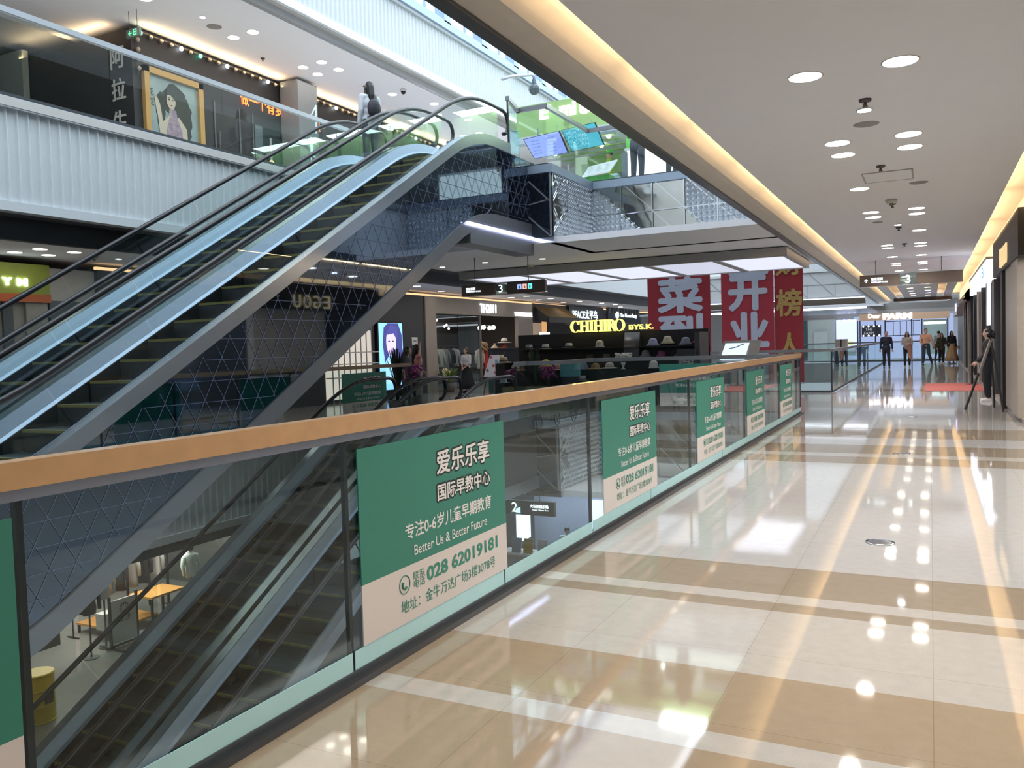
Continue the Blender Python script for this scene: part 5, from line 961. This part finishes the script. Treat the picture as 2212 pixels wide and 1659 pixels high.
def person(label, loc, rz, H=1.68, top=((.5, .5, .5), 'long'), bottom=('trousers', (.03, .03, .04)), hair='short', shoes=(.03, .03, .03), aL=None, aR=None, lL=None, lR=None, lean=0.0, headrot=0.0, wide=1.0, vox=.014, extra=None, hairc=None):
    k = H/1.70; e = thing('person', label, 'person', loc, rz); zp = .95
    def T(p):
        x, y, z = p
        if z > zp and lean:
            c, s_ = math.cos(lean), math.sin(lean); dz = z-zp; y, z = y*c-dz*s_, zp+dz*c+y*s_
        return Vector((x*k, y*k, z*k))
    aL = aL or [(.215, .02, 1.13), (.225, -.04, .88)]; aR = aR or [(-.215, .02, 1.13), (-.225, -.04, .88)]
    lL = lL or [(.095, -.01, .50), (.10, .02, .09)]; lR = lR or [(-.095, -.01, .50), (-.10, .02, .09)]
    tors = [((0, 0, .97), (.155*wide, .10, .12)), ((0, 0, 1.12), (.135*wide, .092, .14)), ((0, .0, 1.28), (.165*wide, .105, .15))]
    def torso_(b, g, lo=0):
        for c, r in tors[lo:]: b.ell(T(c), [(q+g)*k for q in r], 14, 10)
        cap_(b, [T((-.145*wide, .01, 1.395)), T((.145*wide, .01, 1.395))], [(.052+g)*k]*2)
    def arm(b, s, j, g, upto=1.0):
        sh = T((s*.175*wide, .01, 1.395)); el = T(j[0]); wr = T(j[1]); cap_(b, [sh, el], [(.050+g)*k, (.040+g)*k])
        if upto > .5: q = el+(wr-el)*((upto-.5)*2); cap_(b, [el, q], [(.040+g)*k, (.040-.012*(upto-.5)*2+g)*k])
    def leg(b, s, j, g, upto=1.0):
        hp = T((s*.085, 0, .93)); kn = T(j[0]); an = T(j[1]); cap_(b, [hp, kn], [(.082+g)*k, (.055+g)*k])
        if upto > .5: cap_(b, [kn, kn+(an-kn)*((upto-.5)*2)], [(.055+g)*k, (.055-.018*(upto-.5)*2+g)*k])
    b = MB(); torso_(b, 0); cap_(b, [T((0, .012, 1.42)), T((0, -.005, 1.53))], [.05*k, .047*k])
    cr, sr = math.cos(headrot), math.sin(headrot)
    def Hd(p): return T((p[0]*cr-p[1]*sr, p[0]*sr+p[1]*cr, p[2]))
    b.ell(Hd((0, .005, 1.605)), [.073*k, .088*k, .105*k], 14, 10); b.ell(Hd((0, -.035, 1.555)), [.052*k, .052*k, .062*k], 12, 8)
    cap_(b, [Hd((0, -.078, 1.60)), Hd((0, -.090, 1.578))], [.009*k, .013*k], 8)
    for s in (-1, 1): b.ell(Hd((s*.076, .012, 1.59)), [.012*k, .022*k, .03*k], 8, 6)
    for s, a_, l_ in ((1, aL, lL), (-1, aR, lR)):
        arm(b, s, a_, 0); leg(b, s, l_, 0); an = T(l_[1]); cap_(b, [an, an+Vector((0, .02, -.05))*k], [.038*k, .035*k]); cap_(b, [an+Vector((0, .03, -.055))*k, an+Vector((s*.01, -.12, -.065))*k], [.032*k, .028*k])
    body = fuse(b, vox*k)
    for s, a_ in ((1, aL), (-1, aR)):           # palm, four unequal curled fingers and a thumb
        el = T(a_[0]); wr = T(a_[1]); d = (wr-el).normalized(); sd = d.cross(Vector((0, 1, 0))); sd = (sd if sd.length > .2 else d.cross(Vector((1, 0, 0)))).normalized(); nn = d.cross(sd)
        c = wr+d*.045*k; hb = MB(); cap_(hb, [wr+d*.01*k, wr+d*.08*k], [.026*k, .034*k])
        for i, (o_, L) in enumerate(((-.028, .062), (-.009, .075), (.010, .070), (.028, .055))):
            p0 = wr+d*.085*k+sd*o_*k; p1 = p0+d*L*.55*k-nn*s*.012*k; p2 = p1+(d*.7-nn*s*.6)*L*.5*k; cap_(hb, [p0, p1, p2], [.0095*k, .0085*k, .007*k], 6)
        p0 = wr+d*.03*k-sd*.03*k; cap_(hb, [p0, p0-sd*.028*k+d*.03*k, p0-sd*.03*k+d*.06*k], [.011*k, .010*k, .008*k], 6)
        body.add(hb.v, hb.f)
    body.build('body', SKIN, e, True)
    for s in (-1, 1):
        MB().ell(Hd((s*.030, -.078, 1.612)), [.012*k, .006*k, .007*k], 8, 6).build('eye', M((.03, .02, .02), .3), e, True)
    MB().ell(Hd((0, -.083, 1.545)), [.020*k, .006*k, .007*k], 8, 6).build('mouth', M((.30, .10, .09), .5), e, True)
    if bottom[0] != 'none':
        b = MB()
        if bottom[0] in ('trousers', 'wide_trousers'):
            g = .016 if bottom[0] == 'trousers' else .03
            b.ell(T((0, 0, .97)), [(.155*wide+.014)*k, .118*k, .12*k], 14, 10)
            for s, l_ in ((1, lL), (-1, lR)): leg(b, s, l_, g, .97 if bottom[0] == 'trousers' else .93)
            fuse(b, vox*k, 3).build('trousers', M(bottom[1], .8, bump=.15, bscale=30), e, True)
        else:
            L = .38 if bottom[0] == 'skirt' else .75; fl = .26 if bottom[0] == 'skirt' else .36
            MB().lathe([(.13, 1.06), (.165, .96), (.20, .80), (fl*.85, .93-L*.75), (fl, .95-L-.05), (fl-.01, .95-L-.05), (.19, .80), (.12, 1.05)], (0, 0, 0), 28, k, k*.85, wave=.05).build('skirt', M(bottom[1], .8, bump=.2, bscale=20), e, True)
            e.children[-1].scale = (1, 1, k)
    b = MB(); torso_(b, .015); upto = {'long': .96, 'short': .42, 'elbow': .55}[top[1]]
    for s, a_ in ((1, aL), (-1, aR)): arm(b, s, a_, .014 if top[1] == 'long' else .022, upto)
    if len(top) > 2: b.ell(T((0, 0, .97-top[2]*.4)), [(.175*wide)*k, .125*k, (.12+top[2]*.6)*k], 14, 10)
    fuse(b, vox*k, 3).build('top', M(top[0], .8, bump=.2, bscale=25), e, True)
    hm = M(hairc, .5) if hairc else HAIR; b = MB()
    b.ell(Hd((0, .022, 1.628)), [.083*k, .090*k, .092*k], 14, 10)
    if hair in ('long', 'pony', 'bun'):
        b.ell(Hd((0, .035, 1.58)), [.084*k, .072*k, .11*k], 14, 10)
        if hair == 'long':
            cap_(b, [Hd((0, .05, 1.60)), Hd((0, .085, 1.42)), Hd((0, .105, 1.24))], [.08*k, .075*k, .05*k])
            for s in (-1, 1): cap_(b, [Hd((s*.065, -.01, 1.60)), Hd((s*.08, -.01, 1.46)), Hd((s*.09, -.05, 1.30))], [.03*k, .03*k, .022*k])
        if hair == 'pony': cap_(b, [Hd((0, .085, 1.63)), Hd((0, .125, 1.58)), Hd((0, .13, 1.48))], [.045*k, .05*k, .03*k])
        if hair == 'bun': b.ell(Hd((0, .11, 1.66)), [.045*k]*3, 10, 8)
    fuse(b, .012*k, 2).build('hair', hm, e, True)
    for s, l_ in ((1, lL), (-1, lR)):
        an = T(l_[1]); b = MB(); cap_(b, [an+Vector((0, .03, -.045))*k, an+Vector((s*.01, -.13, -.058))*k], [.042*k, .036*k]); b.box(an.x-.04*k, an.y-.16*k, an.z-.092*k, an.x+.04*k, an.y+.07*k, an.z-.07*k)
        fuse(b, .01*k, 2).build('shoe', M(shoes, .5), e, True)
    if extra: extra(e, T, Hd, k)
    return e
def bag(col, p, r, strap=None):
    def f(e, T, Hd, k):
        b = MB(); b.ell(T(p), [q*k for q in r], 12, 8); bg_ = fuse(b, .015, 2).build('backpack', M(col, .6), e, True)
        if strap: MB().tube([T(q) for q in strap], .013*k, 6).build('strap', M(col, .6), bg_, True)
    return f
def esc_extra(e, T, Hd, k):
    bag((.02, .02, .028), (.02, .20, 1.14), (.15, .09, .20), [(-.11, -.08, 1.30), (-.12, .06, 1.45), (-.05, .16, 1.25)])(e, T, Hd, k)
    for z in (1.13, 1.10): MB().lathe([(.064, 0), (.066, .004), (.066, .016), (.064, .02)], T((-.212, .02, z)), 14).build('sleeve_stripe', M((.03, .035, .05), .6), e, True)
    txt(e, '3', INK, T((-.272, .0, 1.22)), .055, .075, (0, -1, 0), (0, 0, 1), .002, .02)
    MB().box(*T((-.285, -.04, .93)), *T((-.262, .03, 1.04))).build('sleeve_patch', M((.03, .035, .05), .6), e)
person('woman with long black hair and white jacket on the moving stairs, black backpack', (XL, 13.15, 4.98), PI*1.38, 1.66, ((.62, .64, .68), 'long', .12), ('trousers', (.06, .07, .09)), 'long', extra=esc_extra)
person('person in black jacket with ponytail standing by the stone column, white shoes', (1.12, 21.2, 0), -PI/2, 1.62, ((.012, .013, .018), 'long', .1), ('wide_trousers', (.012, .013, .017)), 'pony', (.7, .68, .66), aL=[(.21, -.02, 1.13), (.20, -.20, .93)], aR=[(-.21, .0, 1.13), (-.20, -.22, .92)], hairc=(.02, .015, .013))
person('man in black walking toward the camera, leftmost in the corridor', (-1.91, 43.9, 0), .06, 1.76, ((.012, .014, .03), 'long', .1), ('trousers', (.012, .014, .025)), 'short', wide=1.08, aL=[(.235, .02, 1.13), (.26, -.05, .89)], aR=[(-.235, .02, 1.13), (-.25, -.03, .88)], lL=[(.10, -.06, .50), (.12, -.08, .09)])
def coat(e, T, Hd, k):
    b = MB(); cap_(b, [T((.10, -.15, 1.10)), T((.11, -.17, .80)), T((.14, -.12, .48))], [.085*k, .10*k, .09*k]); fuse(b, .015, 3).build('carried_coat', M((.46, .24, .18), .85, bump=.3), e, True)
person('woman carrying a pink coat over her arm, second in the corridor', (-1.02, 44.8, 0), .0, 1.72, ((.50, .44, .42), 'long', .05), ('trousers', (.02, .02, .03)), 'long', (.5, .42, .36), aL=[(.21, -.02, 1.12), (.10, -.20, 1.08)], aR=[(-.22, .0, 1.13), (-.12, -.18, 1.05)], lL=[(.095, -.10, .50), (.10, -.02, .10)], extra=coat, hairc=(.03, .015, .01))
person('man in a peach shirt and dark jeans striding down the corridor', (-.22, 47.9, 0), .12, 1.86, ((.66, .38, .26), 'long'), ('trousers', (.03, .045, .07)), 'short', wide=1.02, aL=[(.24, -.02, 1.15), (.30, -.08, .90)], aR=[(-.24, .0, 1.15), (-.20, -.18, 1.00)], lL=[(.13, -.05, .50), (.26, .06, .10)], lR=[(-.10, -.14, .52), (-.14, -.12, .09)])
person('man in a grey white shirt walking away far down the corridor', (.42, 55.0, 0), PI+.2, 1.76, ((.42, .44, .46), 'elbow'), ('trousers', (.04, .05, .06)), 'short', lL=[(.10, -.12, .50), (.14, -.18, .09)], lR=[(-.10, .06, .50), (-.16, .22, .12)])
person('woman in dark green black clothes, left of the beige skirt', (.52, 49.6, 0), .3, 1.62, ((.05, .048, .03), 'long', .15), ('trousers', (.015, .015, .015)), 'long', (.6, .55, .5), aL=[(.2, -.04, 1.12), (.12, -.2, 1.05)])
def phone(e, T, Hd, k): MB().ell(T((.30, -.1, .86)), (.08, .05, .1)).build('handbag', M((.5, .42, .36), .5), e, True)
person('woman in black top and long beige skirt at the right of the walking group', (.98, 48.8, 0), .5, 1.70, ((.013, .013, .016), 'long', .05), ('long_skirt', (.40, .28, .17)), 'long', (.6, .55, .5), extra=phone)
person('person in pink shirt raising a hand to the head beside the blue screen', (-11.75, 17.9, 0), PI*.75, 1.66, ((.55, .25, .24), 'short'), ('trousers', (.22, .22, .22)), 'long', aL=[(.24, .0, 1.13), (.16, -.16, 1.0)], aR=[(-.36, .03, 1.40), (-.20, -.03, 1.66)])
person('dark haired person leaning beside the one in the pink shirt', (-12.35, 18.2, 0), PI*.6, 1.62, ((.05, .05, .06), 'short'), ('trousers', (.03, .03, .04)), 'long', lean=.15)
person('woman in white shirt and black skirt looking down by the clothes shop', (-14.38, 25.0, 0), -.25, 1.55, ((.62, .58, .56), 'short'), ('long_skirt', (.012, .012, .014)), 'bun', lean=.10, aL=[(.2, -.05, 1.12), (.05, -.2, .98)], aR=[(-.2, -.05, 1.12), (-.05, -.2, .97)])
def cap_hat(e, T, Hd, k):
    MB().lathe([(.088, 0), (.088, .05), (.07, .09), (.03, .108), (.001, .11)], Hd((0, .015, 1.63)), 16, 1, 1.1).build('cap', M((.10, .50, .08), .6), e, True); MB().slab([Hd((-.07, -.06, 1.635)), Hd((.07, -.06, 1.635)), Hd((.05, -.17, 1.625)), Hd((-.05, -.17, 1.625))], (0, 0, .008)).build('cap_brim', M((.10, .50, .08), .6), e)
person('cafe worker with a green cap behind the counter of the upper crossing', (-7.62, 21.2, ZU), -PI*.42, 1.58, ((.42, .52, .06), 'short'), ('trousers', (.03, .03, .04)), 'short', aL=[(.2, -.08, 1.13), (.14, -.28, 1.05)], aR=[(-.2, -.08, 1.13), (-.14, -.28, 1.05)], extra=cap_hat)
person('dark dressed man standing with his back turned at the white cafe counter', (-5.92, 18.35, ZU), PI*.95, 1.74, ((.025, .03, .055), 'elbow', .1), ('trousers', (.03, .035, .055)), 'short', aL=[(.24, -.1, 1.16), (.2, -.32, 1.12)], aR=[(-.24, -.1, 1.16), (-.22, -.33, 1.10)])
person('second dark dressed customer at the right of the white cafe counter', (-5.12, 18.35, ZU), PI*.85, 1.72, ((.02, .025, .04), 'long', .1), ('trousers', (.03, .03, .045)), 'short', aL=[(.2, -.1, 1.14), (.14, -.3, 1.1)])
person('dark haired shop assistant in white bending over the counter two floors of glass below', (-9.05, 21.0, -ZU), .4, 1.66, ((.62, .66, .72), 'long'), ('trousers', (.05, .05, .07)), 'short', lean=.35, aL=[(.2, -.06, 1.12), (.14, -.25, 1.0)], aR=[(-.2, -.06, 1.12), (-.14, -.25, 1.0)])
# ------------------------------------------------------------------ easel next to the person in black, a pole stand
ea = wthing('easel', 'dark slanted easel stand in front of the person in black', 'easel', (.9, 19, 0))
MB().bar((.61, 18.85, 0), (1.07, 19.05, 1.38), .035).build('leg', M((.03, .03, .03), .5), ea); MB().bar((.86, 18.93, .72), (1.07, 19.03, 1.38), .042).build('leg_highlight', M((.35, .33, .32), .4, metal=.3), ea); MB().bar((1.24, 18.4, 0), (1.08, 19.05, 1.36), .03).build('leg', BLACK, ea)  # grey bar over the leg's upper half stands in for a highlight
MB().bar((1.15, 19.4, 0), (1.08, 19.06, 1.36), .03).build('leg', BLACK, ea)
po = wthing('pole_stand', 'thin black pole stand behind the easel', 'stand', (1.1, 28.3, 0)); MB().tube([(1.1, 28.3, 0), (1.1, 28.3, 1.55)], .03, 8).build('pole', BLACK, po); MB().lathe([(.16, 0), (.16, .02), (.03, .03)], (1.1, 28.3, 0), 14).build('base', BLACK, po)
# ------------------------------------------------------------------ the floor below: clothes shop, drum, counter
zl = -ZU
struct('wall_left', M((.10, .095, .09), .7), MB().box(-21.0, 6, zl, -20.9, 24, -1.6).box(-20.9, 17.2, zl, -16, 17.4, -1.6)); struct('ceiling', M((.06, .06, .06), .7), MB().box(-21, 6, -1.75, -16.2, 17.2, -1.6))
struct('trim_10', M((.05, .05, .05), .5), MB().box(-16.3, 4, -2.0, -16.1, 24, -1.5))
area('shop_fill', (-18.2, 13.4, -1.8), 2.6, 5.5, 420, WARM); area('shop_fill', (-14.5, 9.5, -1.6), 2.0, 4.0, 80, (1, .9, .75))
lg = wthing('shop_window', 'clear glass front of the clothes shop on the floor below', 'shop window', (-16.2, 12, zl))
for k in range(3): MB().box(-16.21, 9.2+2.1*k, zl+.03, -16.2, 11.2+2.1*k, -2.0).build('glass_panel', SHOPGL, lg)
OR = M((.62, .28, .07), .4)
def shelf(x0, y0, x1, y1, z, label, h=.0):
    e = wthing('display_table', label, 'table', ((x0+x1)/2, (y0+y1)/2, zl)); MB().box(x0, y0, z-.05, x1, y1, z).build('tabletop', OR, e)
    for x in (x0+.04, x1-.04):
        for y in (y0+.04, y1-.04): MB().box(x-.025, y-.025, zl, x+.025, y+.025, z-.05).build('leg', BLACK, e)
    return e
shelf(-17.7, 13.7, -16.9, 14.7, -4.28, 'orange topped display table in the clothes shop on the floor below'); shelf(-18.6, 12.9, -17.3, 14.2, -4.85, 'low orange display platform under the clothes on the floor below'); shelf(-18.8, 13.9, -18.0, 15.2, -3.25, 'high orange shelf above the clothes rail on the floor below')
rack(-18.3, 12.6, -18.3, 15.4, zl, 1.75, 'black clothes rail in the shop on the floor below')
low = [((.06, .06, .06), 'black'), ((.62, .62, .56), 'cream'), ((.55, .30, .05), 'mustard yellow'), ((.04, .04, .045), 'charcoal'), ((.45, .46, .44), 'grey'), ((.03, .03, .035), 'dark'), ((.66, .68, .68), 'white')]
for i, (c, n_) in enumerate(low): garment(-18.3, 12.75+.37*i, zl+1.65, c, '%s garment on the rail of the clothes shop one floor down' % n_, .85, 1.0, group='garments one floor down')
def tee(x, y, z0, label, col, rz):
    e = torso(x, y, z0, 1.62, col, label, rz=rz); MB().ell((0, -.01, 1.76), (.085, .1, .11), 12, 9).build('head', BLACK, e, True); MB().lathe([(.10, 1.80), (.10, 1.84), (.07, 1.89), (.001, 1.9)], (0, 0, 0), 14).build('cap', M((.35, .32, .28), .7), e, True); return e
tee(-17.0, 15.0, zl, 'mannequin in a white shirt and cap in the shop one floor down', (.66, .68, .64), PI/2)
torso(-16.7, 11.9, zl, 1.6, (.05, .05, .06), 'dark dressed mannequin at the left of the shop one floor down', rz=PI/2); torso(-17.0, 12.5, zl, 1.75, (.45, .46, .46), 'mannequin in a grey white top at the left of the shop one floor down', rz=PI/2)
lbx = wthing('display_board', 'grey board with a sunburst mark and characters in the shop one floor down', 'board', (-16.6, 12.7, zl)); MB().box(-16.75, 12.45, zl+.1, -16.7, 13.1, -4.0).build('panel', M((.40, .39, .37), .6), lbx); txt(lbx, '雷波', INK, (-16.69, 12.78, -4.45), .32, .15, right=(0, 1, 0), depth=.002)
sb = MB()
for t in range(12): sb.slab([(-16.695, 12.78+.04*math.cos(t*PI/6), -4.22+.04*math.sin(t*PI/6)), (-16.695, 12.78+.13*math.cos(t*PI/6-.1), -4.22+.13*math.sin(t*PI/6-.1)), (-16.695, 12.78+.13*math.cos(t*PI/6+.12), -4.22+.13*math.sin(t*PI/6+.12))], (.003, 0, 0))
sb.build('sunburst_mark', INK, lbx)
fr_ = MB()
for y in (12.42, 13.13): fr_.bar((-16.72, y, zl), (-16.72, y, -3.9), .05)
fr_.bar((-16.72, 12.3, zl+.05), (-16.72, 13.3, zl+.05), .05).bar((-16.3, 12.42, zl+.03), (-17.1, 12.42, zl+.03), .04); fr_.build('frame', BLACK, lbx)
rb = wthing('handbag', 'dark red bag on the low orange platform one floor down', 'bag', (-17.6, 13.3, -4.84)); MB().box(-17.75, 13.1, -4.84, -17.45, 13.5, -4.5).build('body', M((.16, .025, .02), .5), rb); MB().tube([(-17.6, 13.2, -4.5), (-17.6, 13.25, -4.38), (-17.6, 13.35, -4.38), (-17.6, 13.4, -4.5)], .012, 6).build('handle', M((.12, .02, .02), .5), rb)
cb = wthing('basket', 'checked pale basket beside the dark red bag one floor down', 'basket', (-17.5, 12.95, -4.84)); MB().box(-17.6, 12.7, -4.84, -17.3, 13.02, -4.45).build('body', mat('checked_weave', (.4, .4, .38), .7, noise=.6, nscale=40), cb)
dw = MB(); dots = wthing('light_dots', 'dark wall panel with small white light dots one floor down', 'wall light', (-18.2, 10.8, -4))
MB().box(-18.3, 10.8, zl, -18.2, 12.2, -2.2).build('panel', M((.02, .022, .025), .4), dots)
for i, (u, v) in enumerate(((.15, .95), (.42, .9), (.05, .72), (.6, .75), (.3, .6), (.75, .55), (.1, .42), (.5, .35), (.3, .25), (.7, .2), (.15, .12), (.45, .05), (.85, .88), (.9, .35))): MB().ell((-18.18, 11.0+1.05*u, -4.7+2.2*v), (.02, .028, .028), 8, 6).build('dot', lit((.95, 1, .95), 14), dots)
ydr = wthing('steel_drum', 'yellow steel drum on the floor below, at the railing joint', 'drum', (-14.75, 9.42, zl)); prf = [(.26, 0), (.28, .0), (.28, .02), (.265, .03), (.265, .28), (.28, .30), (.265, .32), (.265, .58), (.28, .6), (.265, .62), (.265, .86), (.28, .88), (.26, .9), (.001, .9)]
MB().lathe(prf, (-14.75, 9.42, zl), 28).build('drum', mat('yellow_drum_paint', (.55, .40, .02), .35, noise=.15), ydr); MB().box(-14.49, 9.35, zl+.35, -14.47, 9.52, zl+.55).build('mark', BLACK, ydr)
pc_ = wthing('service_counter', 'white service counter with screens one floor down, seen through the clear pane', 'counter', (-9.5, 20.4, zl))
MB().box(-10.6, 20.0, zl, -8.0, 20.5, -4.15).build('front', M((.50, .52, .55), .4), pc_); MB().box(-10.65, 19.95, -4.15, -7.95, 20.55, -4.1).build('top', WHITE, pc_)
MB().box(-11.0, 23.0, zl, -6.9, 23.1, -2.3).build('back_wall', M((.36, .40, .50), .5), pc_); MB().box(-11.0, 19.8, -2.75, -10.9, 23, -2.3).box(-11, 22.7, -2.75, -6.9, 23, -2.35).build('fascia', M((.44, .48, .58), .5), pc_)
MB().box(-9.1, 22.9, -4.0, -7.9, 23.0, -3.1).build('screen', lit((.62, .8, 1.0), 1.8), pc_); MB().box(-10.88, 21.5, -4.2, -10.8, 22.3, -3.2).build('screen', lit((.62, .8, 1.0), 1.8), pc_); MB().ell((-8.3, 22.88, -3.6), (.2, .02, .35)).build('printed_shape', M((.15, .25, .5), .5), pc_)
for x, c, n_ in ((-10.2, (.30, .36, .45), 'grey blue'), (-9.85, (.42, .33, .10), 'yellow'), (-9.42, (.5, .5, .5), 'pale grey')):
    e = wthing('counter_sign', '%s upright card on the service counter one floor down' % n_, 'card', (x, 20.2, -4.1), 'cards on the service counter'); MB().slab([(x-.14, 20.1, -4.1), (x+.14, 20.1, -4.1), (x+.14, 20.2, -3.72), (x-.14, 20.2, -3.72)], (0, .02, 0)).build('card', M(c, .6), e); MB().box(x-.1, 20.2, -4.1, x+.1, 20.32, -4.085).build('foot', GREY, e)
area('counter_glow', (-9.3, 21.6, -2.2), 2.2, 1.6, 50, (.75, .85, 1))
rt = MB().lathe([(.25, 0), (.3, .2), (.28, .4), (.2, .5), (.001, .52)], (0, 0, 0), 16); solo(rt, 'stool', M((.20, .07, .05), .5), 'brown red padded stool by the service counter one floor down', 'stool', None, True, (-10.3, 19.3, zl))
